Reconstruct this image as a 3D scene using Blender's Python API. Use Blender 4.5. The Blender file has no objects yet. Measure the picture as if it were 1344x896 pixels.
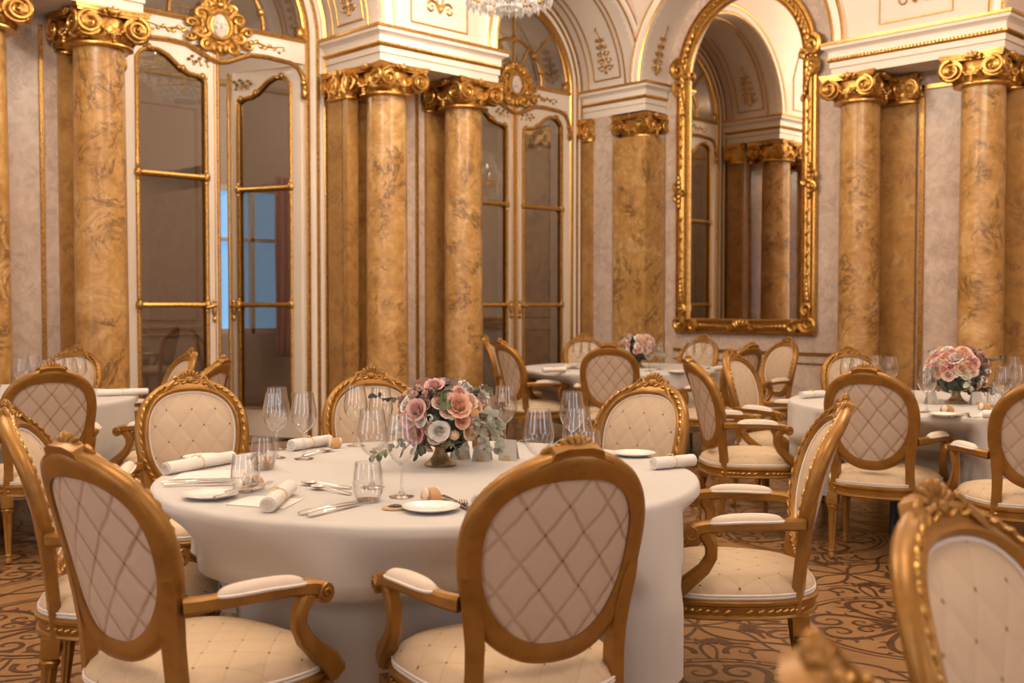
import bpy, math, random
from mathutils import Vector, Matrix, noise as mnoise
random.seed(7)
PI = math.pi
sin, cos = math.sin, math.cos
SC = bpy.context.scene
COL = SC.collection
# ------------------------------------------------------------------ camera frame
F = 1430.0
YAW = math.radians(45.8)
CAMH = 1.34
SU, CU = sin(YAW), cos(YAW)
def wp(px, Y):                       # floor point seen in picture column px at depth Y from the lens
    r = (px-672.0)/F*Y
    return (r*CU-Y*SU, r*SU+Y*CU)
def head(a):                         # unit heading: a degrees clockwise from the viewing direction
    a = math.radians(a)
    r, f = sin(a), cos(a)
    return (r*CU-f*SU, r*SU+f*CU)
PITCH = math.radians(1.92)
def tp(px, py, z):                   # point of the horizontal plane z under picture point px,py
    x = (px-672)/F; y = (448-py)/F
    f = cos(PITCH)+y*sin(PITCH); u = -sin(PITCH)+y*cos(PITCH)
    t = (z-CAMH)/u
    r = x*t; f = f*t
    return Vector((r*CU-f*SU, r*SU+f*CU, z))

# ------------------------------------------------------------------ materials
def mat(name, col=(.8,.8,.8), rough=.5, metal=0., spec=.5, emit=None, es=0., trans=0.):
    m = bpy.data.materials.new(name); m.use_nodes = True
    b = m.node_tree.nodes['Principled BSDF']
    b.inputs['Base Color'].default_value = (*col, 1); b.inputs['Roughness'].default_value = rough
    b.inputs['Metallic'].default_value = metal; b.inputs['Specular IOR Level'].default_value = spec
    if emit:
        b.inputs['Emission Color'].default_value = (*emit, 1); b.inputs['Emission Strength'].default_value = es
    return m
class NT:
    def __init__(s, m):
        s.m = m; s.t = m.node_tree; s.b = s.t.nodes['Principled BSDF']
    def n(s, kind, **kw):
        nd = s.t.nodes.new('ShaderNode'+kind)
        for k, v in kw.items():
            if k in nd.inputs: nd.inputs[k].default_value = v
            else: setattr(nd, k, v)
        return nd
    def l(s, a, b): s.t.links.new(a, b)
    def coord(s, rnd=True):
        tc = s.n('TexCoord'); out = tc.outputs['Object']
        if rnd:
            oi = s.n('ObjectInfo'); mul = s.n('Math', operation='MULTIPLY'); mul.inputs[1].default_value = 37.
            s.l(oi.outputs['Random'], mul.inputs[0])
            va = s.n('VectorMath', operation='ADD'); s.l(out, va.inputs[0]); s.l(mul.outputs[0], va.inputs[1]); out = va.outputs[0]
        return out
    def ramp(s, fac, stops, interp='LINEAR'):
        r = s.n('ValToRGB'); e = r.color_ramp.elements; r.color_ramp.interpolation = interp
        while len(e) < len(stops): e.new(.5)
        for i, (p, c) in enumerate(stops):
            e[i].position = p; e[i].color = (*c, 1)
        s.l(fac, r.inputs[0]); return r.outputs[0]
    def noise(s, v, scale, detail=4, rough=.6, dist=0.):
        n = s.n('TexNoise'); n.inputs['Scale'].default_value = scale; n.inputs['Detail'].default_value = detail
        n.inputs['Roughness'].default_value = rough; n.inputs['Distortion'].default_value = dist
        s.l(v, n.inputs['Vector']); return n
    def mix(s, fac, a, b, mode='MIX'):
        m = s.n('Mix', data_type='RGBA', blend_type=mode)
        for sock, val in ((m.inputs[0], fac), (m.inputs[6], a), (m.inputs[7], b)):
            if hasattr(val, 'links'): s.l(val, sock)
            elif isinstance(val, (int, float)): sock.default_value = val
            else: sock.default_value = (*val, 1)
        return m.outputs[2]
    def math(s, op, a, b=None):
        m = s.n('Math', operation=op)
        for i, v in enumerate((a, b)):
            if v is None: continue
            if hasattr(v, 'links'): s.l(v, m.inputs[i])
            else: m.inputs[i].default_value = v
        return m.outputs[0]
    def bump(s, h, dist, strength=1.):
        b = s.n('Bump'); b.inputs['Distance'].default_value = dist; b.inputs['Strength'].default_value = strength
        s.l(h, b.inputs['Height']); s.l(b.outputs[0], s.b.inputs['Normal'])

def marble(name, c1, c2, c3, vein, veinamt, rough=.28, vs=2.2):
    m = mat(name, c1, rough); t = NT(m); v = t.coord()
    n1 = t.noise(v, 2.1, 7, .66, 1.1)
    base = t.ramp(n1.outputs['Fac'], [(.36, c1), (.46, c2), (.54, c2), (.63, c3)])
    n2 = t.noise(v, 9., 6, .72, .8)
    base = t.mix(.33, base, t.ramp(n2.outputs['Fac'], [(.36, tuple(x*.62 for x in c1)), (.5, c2), (.64, tuple(min(1, x*1.18) for x in c3))]))
    # veins: thin level lines of a distorted noise, broken into patches
    n3 = t.noise(v, vs, 8, .68, 1.9)
    d = t.math('ABSOLUTE', t.math('SUBTRACT', n3.outputs['Fac'], .5))
    line = t.math('SUBTRACT', 1., t.math('MINIMUM', t.math('MULTIPLY', d, 24.), 1.))
    n4 = t.noise(v, 3.4, 3, .5)
    patch = t.math('MINIMUM', t.math('MAXIMUM', t.math('MULTIPLY', t.math('SUBTRACT', n4.outputs['Fac'], .455), 8.), 0.), 1.)
    fac = t.math('MULTIPLY', t.math('MULTIPLY', line, patch), veinamt)
    n6 = t.noise(v, 26., 4, .7, .6)
    speck = t.math('MINIMUM', t.math('MAXIMUM', t.math('MULTIPLY', t.math('SUBTRACT', n6.outputs['Fac'], .60), 9.), 0.), 1.)
    fac = t.math('MAXIMUM', fac, t.math('MULTIPLY', t.math('MULTIPLY', speck, patch), veinamt*.9))
    base = t.mix(fac, base, vein)
    t.l(base, t.b.inputs['Base Color'])
    return m
M = {}
M['marble'] = marble('golden_marble', (.36,.175,.045), (.52,.29,.092), (.70,.46,.215), (.13,.06,.022), .9)
M['marble_dark'] = marble('brown_marble', (.36,.175,.052), (.45,.24,.075), (.53,.32,.115), (.16,.08,.04), .6)
M['marble_pink'] = marble('pinkish_grey_marble', (.55,.42,.335), (.66,.525,.43), (.74,.61,.52), (.40,.29,.23), .6, vs=2.6)
def gold(name, c, rough, metal, dark=.45, sc=40.):
    m = mat(name, c, rough, metal); t = NT(m); v = t.coord()
    n = t.noise(v, sc, 4, .6)
    t.l(t.ramp(n.outputs['Fac'], [(.3, tuple(x*dark for x in c)), (.55, c), (.8, tuple(min(1, x*1.12) for x in c))]), t.b.inputs['Base Color'])
    r = t.math('ADD', t.math('MULTIPLY', n.outputs['Fac'], .25), rough-.12); t.l(r, t.b.inputs['Roughness'])
    return m
M['gold'] = gold('gilding', (.66,.38,.105), .33, .88, .5)
M['gold_wood'] = gold('antique_gold_wood', (.335,.160,.030), .36, .45, .72, 14.)
M['gold_bright'] = gold('burnished_gold', (.60,.34,.095), .30, .8, .5, 60.)
M['plaster'] = mat('cream_plaster', (.88,.80,.71), .55)
M['plaster_pink'] = mat('rose_grey_plaster', (.76,.655,.565), .6)
M['door_white'] = mat('cream_door_paint', (.84,.75,.64), .4)
M['face'] = mat('mask_white', (.82,.72,.64), .5)
M['brass'] = mat('brass', (.70,.45,.16), .3, .9)
M['steel'] = mat('polished_steel', (.52,.50,.48), .14, 1.)
M['porcelain'] = mat('porcelain', (.86,.82,.77), .15)
M['napkin'] = mat('white_napkin', (.76,.71,.66), .8)
M['paper'] = mat('card_paper', (.80,.75,.70), .6)
M['vellum'] = mat('grey_card', (.52,.50,.46), .45)
M['kraft'] = mat('tan_band', (.50,.27,.12), .55)
M['cream'] = mat('cream_wax', (.84,.70,.54), .5)
M['ribbon'] = mat('tan_ribbon', (.72,.50,.28), .5)
M['wood_tag'] = mat('light_wood', (.62,.40,.20), .45)
M['olive'] = mat('dark_olive', (.035,.04,.02), .35)
M['bronze'] = gold('antique_bronze', (.42,.29,.15), .42, .6, .5, 50.)
M['white_welt'] = mat('white_cord', (.74,.68,.62), .7)
M['dark'] = mat('dark_metal', (.05,.055,.08), .45, .3)
def cloth_mat():
    m = mat('tablecloth_linen', (.545,.515,.485), .85); t = NT(m); v = t.coord()
    n = t.noise(v, 5., 4, .55); t.bump(n.outputs['Fac'], .006, .35)
    t.b.inputs['Sheen Weight'].default_value = .15
    return m
M['cloth'] = cloth_mat()
def tuft(name, plane, px_, py_, line, col, lc, dotc, wid=.045):
    """ivory fabric with a diamond lattice; plane picks the two object axes"""
    m = mat(name, col, .75, 0, .3); t = NT(m)
    tc = t.n('TexCoord'); sp = t.n('SeparateXYZ'); t.l(tc.outputs['Object'], sp.inputs[0])
    n = t.noise(tc.outputs['Object'], 9., 3, .5)
    n9 = t.noise(tc.outputs['Object'], 34., 3, .6)
    wob = t.math('ADD', t.math('MULTIPLY', t.math('SUBTRACT', n.outputs['Fac'], .5), .2), t.math('MULTIPLY', t.math('SUBTRACT', n9.outputs['Fac'], .5), .10))
    a = t.math('ADD', t.math('MULTIPLY', sp.outputs[plane[0]], 1/px_), wob); b = t.math('MULTIPLY', sp.outputs[plane[1]], 1/py_)
    u = t.math('ADD', a, b); w = t.math('SUBTRACT', a, b)
    def tri(x): return t.math('ABSOLUTE', t.math('SUBTRACT', t.math('FRACT', x), .5))   # 0 at the line
    du, dw = tri(u), tri(w)
    dm = t.math('MINIMUM', du, dw)
    ln = t.math('SUBTRACT', 1., t.math('MINIMUM', t.math('MULTIPLY', dm, 1/wid), 1.))
    dd = t.math('SQRT', t.math('ADD', t.math('MULTIPLY', du, du), t.math('MULTIPLY', dw, dw)))
    n5 = t.noise(tc.outputs['Object'], 4.3, 2, .5)
    dot = t.math('MULTIPLY', t.math('LESS_THAN', dd, .042), t.math('GREATER_THAN', n5.outputs['Fac'], .47))
    n2 = t.noise(tc.outputs['Object'], 6., 2, .5)
    fc = t.math('MULTIPLY', ln, t.math('MULTIPLY', n2.outputs['Fac'], line*2))
    c = t.mix(fc, col, lc); c = t.mix(dot, c, dotc)
    t.l(c, t.b.inputs['Base Color'])
    h = t.math('MINIMUM', t.math('MULTIPLY', dm, 4.), 1.)
    t.bump(h, .004, .5)
    return m
IV = (.66,.515,.37)
M['fab_back'] = tuft('ivory_lattice_back', (0, 2), .104, .135, .62, (.56,.435,.335), (.30,.165,.08), (.18,.09,.045), .095)
M['fab_front'] = tuft('ivory_buttoned_front', (0, 2), .104, .135, .15, (.54,.41,.29), (.36,.215,.12), (.16,.08,.04), .06)
M['fab_seat'] = tuft('ivory_buttoned_seat', (0, 1), .104, .125, .22, (.66,.50,.33), (.42,.24,.12), (.16,.08,.04), .05)
M['fab_arm'] = mat('ivory_arm_fabric', (.70,.59,.48), .75, 0, .3)
def thin_glass(name, tint, ior, rough, edge=.0, edgecol=(.3,.3,.3), gmul=1.):
    m = bpy.data.materials.new(name); m.use_nodes = True; t = m.node_tree; t.nodes.clear()
    o = t.nodes.new('ShaderNodeOutputMaterial'); tr = t.nodes.new('ShaderNodeBsdfTransparent'); gl = t.nodes.new('ShaderNodeBsdfGlossy')
    fw = t.nodes.new('ShaderNodeLayerWeight'); fw.inputs['Blend'].default_value = .5
    gl.inputs['Roughness'].default_value = rough
    pw = t.nodes.new('ShaderNodeMath'); pw.operation = 'POWER'; pw.inputs[1].default_value = 4.2; t.links.new(fw.outputs['Facing'], pw.inputs[0])
    f0 = ((ior-1)/(ior+1))**2
    fr = t.nodes.new('ShaderNodeMath'); fr.operation = 'MULTIPLY_ADD'; fr.inputs[1].default_value = 1-f0; fr.inputs[2].default_value = f0; t.links.new(pw.outputs[0], fr.inputs[0])
    mx = t.nodes.new('ShaderNodeMixShader')
    lw = t.nodes.new('ShaderNodeLayerWeight'); lw.inputs['Blend'].default_value = .25
    mc = t.nodes.new('ShaderNodeMix'); mc.data_type = 'RGBA'; mc.inputs[6].default_value = (*tint, 1); mc.inputs[7].default_value = (*edgecol, 1)
    mu = t.nodes.new('ShaderNodeMath'); mu.operation = 'MULTIPLY'; mu.inputs[1].default_value = edge
    p2 = t.nodes.new('ShaderNodeMath'); p2.operation = 'POWER'; p2.inputs[1].default_value = 2.6; t.links.new(fw.outputs['Facing'], p2.inputs[0]); t.links.new(p2.outputs[0], mu.inputs[0]); t.links.new(mu.outputs[0], mc.inputs[0]); t.links.new(mc.outputs[2], tr.inputs[0])
    m2 = t.nodes.new('ShaderNodeMath'); m2.operation = 'MULTIPLY'; m2.inputs[1].default_value = gmul; m2.use_clamp = True
    t.links.new(fr.outputs[0], m2.inputs[0]); t.links.new(m2.outputs[0], mx.inputs[0])
    t.links.new(tr.outputs[0], mx.inputs[1]); t.links.new(gl.outputs[0], mx.inputs[2]); t.links.new(mx.outputs[0], o.inputs[0])
    return m
M['glass'] = thin_glass('clear_glass', (.975,.972,.968), 1.5, .012, 1.0, (.10,.09,.085), 3.4)
M['pane'] = thin_glass('door_pane_glass', (.66,.62,.58), 1.52, .015, .15, (.5,.46,.43), 3.6)
M['mirror'] = mat('silvered_mirror', (.92,.88,.82), .015, 1.)
M['crystal'] = thin_glass('cut_crystal', (.80,.79,.78), 1.6, .05, .5, (.5,.5,.5), 5.)
_t = M['crystal'].node_tree; _o = [n for n in _t.nodes if n.type == 'OUTPUT_MATERIAL'][0]; _s = _o.inputs[0].links[0].from_socket
_d = _t.nodes.new('ShaderNodeBsdfDiffuse'); _d.inputs[0].default_value = (.9,.88,.86,1); _m = _t.nodes.new('ShaderNodeMixShader'); _m.inputs[0].default_value = .42
_t.links.new(_s, _m.inputs[1]); _t.links.new(_d.outputs[0], _m.inputs[2]); _t.links.new(_m.outputs[0], _o.inputs[0])
M['bulb'] = mat('candle_bulb', (1,.9,.75), .4, 0, .5, (1, .82, .58), 20.)

# ------------------------------------------------------------------ mesh builder
class MB:
    def __init__(s): s.v = []; s.f = []; s.mi = []; s.T = None; s.cur = 0
    def add(s, vs, fs):
        b = len(s.v)
        if s.T is not None: vs = [tuple(s.T @ Vector(p)) for p in vs]
        s.v.extend(tuple(p) for p in vs)
        for f in fs: s.f.append(tuple(b+i for i in f)); s.mi.append(s.cur)
        return s
    def box(s, a, b):
        (x0,y0,z0), (x1,y1,z1) = a, b
        vs = [(x0,y0,z0),(x1,y0,z0),(x1,y1,z0),(x0,y1,z0),(x0,y0,z1),(x1,y0,z1),(x1,y1,z1),(x0,y1,z1)]
        return s.add(vs, [(3,2,1,0),(4,5,6,7),(0,1,5,4),(1,2,6,5),(2,3,7,6),(3,0,4,7)])
    def rings(s, rs, closed=False, cap=True):
        n = len(rs[0]); vs = [p for r in rs for p in r]; fs = []
        m = len(rs)
        for i in range(m if closed else m-1):
            j = (i+1) % m
            for k in range(n):
                l = (k+1) % n
                fs.append((i*n+k, i*n+l, j*n+l, j*n+k))
        if cap and not closed:
            fs.append(tuple(range(n-1, -1, -1))); fs.append(tuple((m-1)*n+k for k in range(n)))
        return s.add(vs, fs)
    def lathe(s, prof, seg=24, c=(0,0,0), flute=0, fa=0., cap=True):
        rs = []
        for p in prof:
            r, z = p[0], p[1]; fl = p[2] if len(p) > 2 else 0
            rs.append([(c[0]+r*(1-(fa*fl*(.5+.5*cos(flute*a)) if flute else 0))*cos(a), c[1]+r*(1-(fa*fl*(.5+.5*cos(flute*a)) if flute else 0))*sin(a), c[2]+z) for a in (2*PI*k/seg for k in range(seg))])
        return s.rings(rs, False, cap)
    def tube(s, pts, rad, seg=8, closed=False, flat=1., up=None):
        pts = [Vector(p) for p in pts]; n = len(pts); rs = []
        if not hasattr(rad, '__len__'): rad = [rad]*n
        prev = None
        for i, p in enumerate(pts):
            if closed: t = pts[(i+1) % n]-pts[i-1]
            else: t = pts[min(i+1, n-1)]-pts[max(i-1, 0)]
            if t.length < 1e-9: t = Vector((0,0,1))
            t.normalize()
            if up is not None: a = Vector(up)
            elif prev is not None: a = prev
            else: a = Vector((0,0,1)) if abs(t.z) < .9 else Vector((1,0,0))
            u = a - t*a.dot(t)
            if u.length < 1e-6: u = t.orthogonal()
            u.normalize(); w = t.cross(u); prev = u
            rs.append([tuple(p+u*(rad[i]*flat*cos(q))+w*(rad[i]*sin(q))) for q in (2*PI*k/seg for k in range(seg))])
        return s.rings(rs, closed)
    def sweep(s, frames, prof, closed=True, cap=True, mids=None):
        """frames: function list point(n,d)->xyz per station; prof: list (n,d) closed"""
        rs = [[tuple(f(n, d)) for n, d in prof] for f in frames]
        if mids is None: return s.rings(rs, closed, cap)
        b = len(s.f); c0 = s.cur; s.rings(rs, closed, cap); n = len(prof)
        for q in range((len(rs) if closed else len(rs)-1)*n): s.mi[b+q] = mids[q % n]
        return s
    def ell(s, c, r, seg=8, rg=6, R=None):
        rs = []
        c = Vector(c)
        for i in range(rg+1):
            a = PI*i/rg
            ring = []
            for k in range(seg):
                b = 2*PI*k/seg
                p = Vector((r[0]*sin(a)*cos(b), r[1]*sin(a)*sin(b), -r[2]*cos(a)))
                if R is not None: p = R @ p
                ring.append(tuple(c+p))
            rs.append(ring)
        return s.rings(rs, False, False)
    def grid(s, fn, nu, nv, wu=False):
        vs = [tuple(fn(i/nu, j/nv)) for j in range(nv+1) for i in range(nu+1)]
        return s.add(vs, [(j*(nu+1)+i, j*(nu+1)+i+1, (j+1)*(nu+1)+i+1, (j+1)*(nu+1)+i) for j in range(nv) for i in range(nu)])
    def prism(s, poly, fn0, fn1):
        n = len(poly)
        vs = [tuple(fn0(*p)) for p in poly]+[tuple(fn1(*p)) for p in poly]
        return s.add(vs, [tuple(range(n-1, -1, -1)), tuple(range(n, 2*n))]+[(i, (i+1) % n, n+(i+1) % n, n+i) for i in range(n)])
    def build(s, name, mats, parent=None, smooth=True, angle=38, recalc=True):
        me = bpy.data.meshes.new(name)
        me.from_pydata(s.v, [], s.f)
        if not isinstance(mats, (list, tuple)): mats = [mats]
        for m in mats: me.materials.append(m)
        me.polygons.foreach_set('material_index', s.mi)
        if recalc:
            import bmesh
            bm = bmesh.new(); bm.from_mesh(me); bmesh.ops.recalc_face_normals(bm, faces=bm.faces); bm.to_mesh(me); bm.free()
        if smooth:
            me.polygons.foreach_set('use_smooth', [True]*len(s.f))
            me.set_sharp_from_angle(angle=math.radians(angle))
        me.update()
        o = bpy.data.objects.new(name, me); COL.objects.link(o)
        if parent: o.parent = parent
        return o
def spiral(turns, r0, r1, n, a0=0., sgn=1):
    return [(lambda t: ((r0+(r1-r0)*t**.75)*cos(a0+sgn*2*PI*turns*t), (r0+(r1-r0)*t**.75)*sin(a0+sgn*2*PI*turns*t)))(i/(n-1)) for i in range(n)]

def empty(name, loc=(0,0,0), rz=0., label=None, cat=None, group=None, kind=None, parent=None):
    o = bpy.data.objects.new(name, None); COL.objects.link(o); o.empty_display_size = .05
    o.location = loc; o.rotation_euler = (0,0,rz)
    tag(o, label, cat, group, kind)
    if parent: o.parent = parent
    return o
def tag(o, label=None, cat=None, group=None, kind=None):
    if label: o['label'] = label
    if cat: o['category'] = cat
    if group: o['group'] = group
    if kind: o['kind'] = kind
    return o
def struct(o): o['kind'] = 'structure'; return o
KIDS = {}
def copy_tree(o, parent=None):
    c = o.copy(); COL.objects.link(c)
    if parent: c.parent = parent
    for ch in [x for x in o.children]: copy_tree(ch, c)
    return c
EXPO = -1.27
PW = [600., 195., 130., 10.]
# ------------------------------------------------------------------ the armchair (local: faces +Y, origin on the floor under the seat)
def yb(h): return -.215 - h*.05 - .30*h*h
def Bk(x, h, d=0.):
    """point of the curved, reclined back: x across, h up from z=.42, d forward of it"""
    s = .05+.60*h; n = Vector((-x*1.5, 1, s)).normalized()
    return Vector((x, yb(h)+.85*x*x, .42+h*.955)) + n*d
HC, HB, HA = .337, .233, .206
def egg(t, n=0., a=HA, b=HB):
    def P(q):
        c, s = cos(q), sin(q)
        e = lambda v, p: math.copysign(abs(v)**p, v)
        return ((a*(1+.13*c-.03*c*c))*e(s, .80), HC+b*e(c, .86))
    p = P(t); q = P(t+.01); r = P(t-.01)
    tx, th = q[0]-r[0], q[1]-r[1]; l = math.hypot(tx, th) or 1
    return (p[0]-th/l*n, p[1]+tx/l*n)
def seat_out(t, g=0.):
    c, s = cos(t), sin(t)
    e = lambda v, p: math.copysign(abs(v)**p, v)
    y = .245*e(c, .72); x = (.265+.045*(y/.245))*e(s, .60)
    y += .035*(1-(x/.31)**2) if y > 0 else 0
    l = math.hypot(x, y)
    return (x*(1+g/l), y*(1+g/l))
def make_chair():
    root = empty('dining_armchair')
    # back frame -----------------------------------------------------
    N = 72
    prof = [(-.019,-.013),(.010,-.017),(.029,-.013),(.035,-.003),(.035,.011),(.028,.024),(.018,.028),(.012,.021),(.005,.020),(.000,.028),(-.008,.031),(-.015,.025),(-.019,.012)]
    m = MB()
    def station(t):
        def f(n, d):
            x, h = egg(t, n + (.012*math.exp(-(t/.35)**2) if t < PI else .012*math.exp(-((2*PI-t)/.35)**2))*(1 if n > 0 else 0)); return Bk(x, h, d)
        return f
    m.sweep([station(2*PI*i/N) for i in range(N)], prof)
    m.build('back_frame', M['gold_wood'], root, angle=50)
    # twisted ribbon-and-bead moulding on the front
    m = MB()
    for i in range(46):
        t = 2*PI*(i+.5)/46
        x, h = egg(t, .020); x2, h2 = egg(t+.02, .020)
        p = Bk(x, h, .027); q = Bk(x2, h2, .027)
        tg = (q-p).normalized(); nn = (Bk(x, h, .04)-p).normalized(); w = nn.cross(tg)
        d = (tg+w*.38).normalized(); w = nn.cross(d)
        R = Matrix((d, w, nn)).transposed()
        m.ell(p, (.0165,.0062,.007), 6, 4, R)
    m.build('bead_moulding', M['gold_bright'], root)
    # crest
    m = MB()
    pr = [(-.105,.570),(-.090,.592),(-.066,.602),(-.060,.622),(-.03,.632),(.03,.632),(.060,.622),(.066,.602),(.090,.592),(.105,.570)]
    m.prism(pr, lambda x, h: Bk(x, h, -.015), lambda x, h: Bk(x, h, .020))
    for k in range(-3, 4):
        a = k*.36
        c = Bk(.030*sin(a)*1.25, .604+.026*cos(a), .016)
        m.ell(c, (.010,.014,.022), 6, 5, Matrix.Rotation(a, 3, 'Y'))
    m.ell(Bk(0, .598, .026), (.015,.012,.015), 8, 6)
    for s in (-1, 1):
        sp = spiral(1.2, .020, .005, 14, PI/2 if s > 0 else PI/2, -s)
        m.tube([Bk(s*.060+u, .596+v, .022) for u, v in sp], [.0085-.004*i/13 for i in range(14)], 6)
        m.tube([Bk(s*(.07+.012*j), .596-.008*j-.0012*j*j, .024) for j in range(6)], [.010,.011,.011,.009,.006,.003], 6)
        m.ell(Bk(s*.034, .616, .012), (.014,.016,.011), 6, 5)
    m.build('crest', M['gold_wood'], root)
    # front cushion and rear panel
    def disc(off, dome, d0, nr=7, ns=48):
        vs = []; fs = []
        for j in range(nr+1):
            r = j/nr
            for k in range(ns):
                x, h = egg(2*PI*k/ns, off); x *= r; h = HC+(h-HC)*r
                vs.append(tuple(Bk(x, h, d0+dome*(1-r**3.2))))
        for j in range(nr):
            for k in range(ns):
                l = (k+1) % ns; fs.append((j*ns+k, j*ns+l, (j+1)*ns+l, (j+1)*ns+k))
        return vs, fs
    m = MB(); m.add(*disc(-.015, .030, .012)); fc = m.build('back_cushion', M['fab_front'], root, recalc=False)
    m = MB(); pts = [Bk(*egg(2*PI*k/48, -.021), .0165) for k in range(48)]
    m.tube(pts, .0042, 5, True); m.build('welt', M['white_welt'], fc)
    m = MB(); m.add(*disc(-.015, -.010, -.005)); m.build('back_panel', M['fab_back'], root, recalc=False)
    # rear posts run from the seat rail into the medallion
    for s in (-1, 1):
        m = MB()
        st = []
        for x, h, w in ((.192,-.085,.024),(.189,-.02,.022),(.187,.06,.021),(.188,.13,.022),(.194,.20,.024),(.206,.27,.022),(.214,.31,.014)):
            st.append((lambda x, h, w: [tuple(Bk(s*(x-w), h, -.018)), tuple(Bk(s*(x+w), h, -.018)), tuple(Bk(s*(x+w*.9), h, .016)), tuple(Bk(s*(x-w*.9), h, .016))])(x, h, w))
        m.rings(st); m.build('back_post', M['gold_wood'], root, angle=25)
    # seat rail with its mouldings
    m = MB(); NS = 64
    pr = [(-.03,.345),(.006,.342),(.016,.348),(.014,.356),(.008,.360),(.010,.385),(.018,.390),(.019,.400),(.010,.406),(-.03,.408)]
    def sst(t):
        return lambda g, z: Vector((*seat_out(t, g), z))
    m.sweep([sst(2*PI*i/NS) for i in range(NS)], pr)
    m.build('seat_rail', M['gold_wood'], root, angle=30)
    m = MB()
    for i in range(60):
        t = 2*PI*(i+.5)/60
        x, y = seat_out(t, .012); x2, y2 = seat_out(t+.02, .012)
        if y < -.2: continue
        m.ell((x, y, .372), (.013,.006,.006), 6, 4, Matrix.Rotation(math.atan2(y2-y, x2-x), 3, 'Z') @ Matrix.Rotation(.35, 3, 'Y'))
    m.build('bead_moulding', M['gold_bright'], root)
    # seat cushion
    vs = []; fs = []; nr = 8
    prs = [(0, .486), (.35, .484), (.6, .479), (.78, .470), (.9, .458), (.97, .444), (1.0, .427), (1.0, .408)]
    for r, z in prs:
        for k in range(NS):
            x, y = seat_out(2*PI*k/NS, .003 if r == 1. else 0); vs.append((x*r, y*r, z))
    for j in range(len(prs)-1):
        for k in range(NS):
            l = (k+1) % NS; fs.append((j*NS+k, j*NS+l, (j+1)*NS+l, (j+1)*NS+k))
    m = MB(); m.add(vs, fs); seat = m.build('seat', M['fab_seat'], root, angle=60)
    m = MB()
    for z in (.411, .420):
        m.tube([(*seat_out(2*PI*k/NS, .006), z) for k in range(NS)], .0045, 5, True)
    m.build('welt', M['white_welt'], seat)
    # legs
    lp = [(.010,0,0),(.016,.004,0),(.018,.02,0),(.013,.034,0),(.017,.042,0),(.014,.050,0),(.0145,.06,1),(.024,.255,1),(.025,.262,0),(.030,.270,0),(.030,.278,0),(.022,.286,0),(.022,.292,0)]
    for (x, y, tilt) in ((-.255,.225,0),(.255,.225,0),(-.20,-.195,.09),(.20,-.195,.09)):
        m = MB(); R = Matrix.Translation((x, y, .31)) @ Matrix.Rotation(-tilt, 4, 'X') @ Matrix.Translation((0,0,-.31)); m.T = R
        m.lathe(lp, 32, (0,0,0), 8, .22)
        m.box((-.027,-.027,.290), (.027,.027,.35))
        m.ell((0, .028, .32), (.016,.006,.016), 8, 5)
        m.build('leg', M['gold_wood'], root, angle=35)
    # arms
    for s in (-1, 1):
        st = []
        path = [((.222, yb(.24)+.05, .645), .017,.020), ((.246,-.165,.648), .016,.019), ((.268,-.10,.650), .017,.018), ((.286,-.02,.651), .019,.018), ((.296,.055,.648), .020,.019), ((.299,.115,.640), .021,.021), ((.300,.150,.630), .022,.022)]
        pts = [Vector((s*p[0], p[1], p[2])) for p, _, _ in path]
        m = MB()
        rs = []
        for i, (p, w, hh) in enumerate(path):
            t = (pts[min(i+1, 6)]-pts[max(i-1, 0)]).normalized(); sd = t.cross(Vector((0,0,1))).normalized(); up = sd.cross(t)
            rs.append([tuple(pts[i]+sd*(w*a)+up*(hh*b)) for a, b in ((-1,-.6),(-.6,-1),(.6,-1),(1,-.6),(1,.6),(.6,1),(-.6,1),(-1,.6))])
        m.rings(rs)
        # scroll at the hand end: a drum with spiral faces
        c = Vector((s*.300,.152,.622))
        m.rings([[tuple(c+Vector((q, .026*cos(a), .026*sin(a)))) for a in (2*PI*k/16 for k in range(16))] for q in (-.024, .024)])
        for q in (-1, 1):
            m.tube([tuple(c+Vector((q*.025, u, v))) for u, v in spiral(1.6, .024, .004, 22, PI/2, 1)], .004, 5)
        # curved support down to the seat rail
        sp = [((.297,.112,.625), .020), ((.294,.090,.585), .018), ((.290,.090,.548), .017), ((.286,.112,.508), .018), ((.281,.155,.468), .020), ((.276,.195,.435), .024), ((.270,.225,.395), .026)]
        ps = [Vector((s*p[0], p[1], p[2])) for p, _ in sp]; rs = []
        for i, (p, w) in enumerate(sp):
            t = (ps[min(i+1, 6)]-ps[max(i-1, 0)]).normalized(); sd = Vector((1,0,0)); sd = (sd-t*sd.dot(t)).normalized(); up = sd.cross(t)
            rs.append([tuple(ps[i]+sd*(w*a)+up*(w*1.15*b)) for a, b in ((-1,-.6),(-.6,-1),(.6,-1),(1,-.6),(1,.6),(.6,1),(-.6,1),(-1,.6))])
        m.rings(rs)
        arm = m.build('arm', M['gold_wood'], root, angle=35)
        # upholstered pad
        rs = []; n = 16
        for i in range(n+1):
            u = i/n; y = -.135+.235*u; e = (1-abs(2*u-1)**4)**.5 if 0 < u < 1 else .02
            x = .270+.030*min(1, u*1.1)-.006*(1-u); 
            w = .027*max(e, .15); hh = .026*max(e, .1)
            rs.append([(s*x+w*cos(a), y, .662-.020*max(0, u-.45)**1.5+ (hh*sin(a) if sin(a) > 0 else .006*sin(a))) for a in (2*PI*k/12 for k in range(12))])
        m = MB(); m.rings(rs); pad = m.build('arm_pad', M['fab_arm'], arm, angle=60)
        m = MB(); pp = []
        for i in range(28):
            a = 2*PI*i/28; u = .5+.5*cos(a)*.99; y = -.135+.235*u
            x = .270+.030*min(1, u*1.1)-.006*(1-u)
            pp.append((s*x+.028*math.copysign(abs(sin(a))**.6, sin(a)), y, .663-.020*max(0, u-.45)**1.5))
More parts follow.
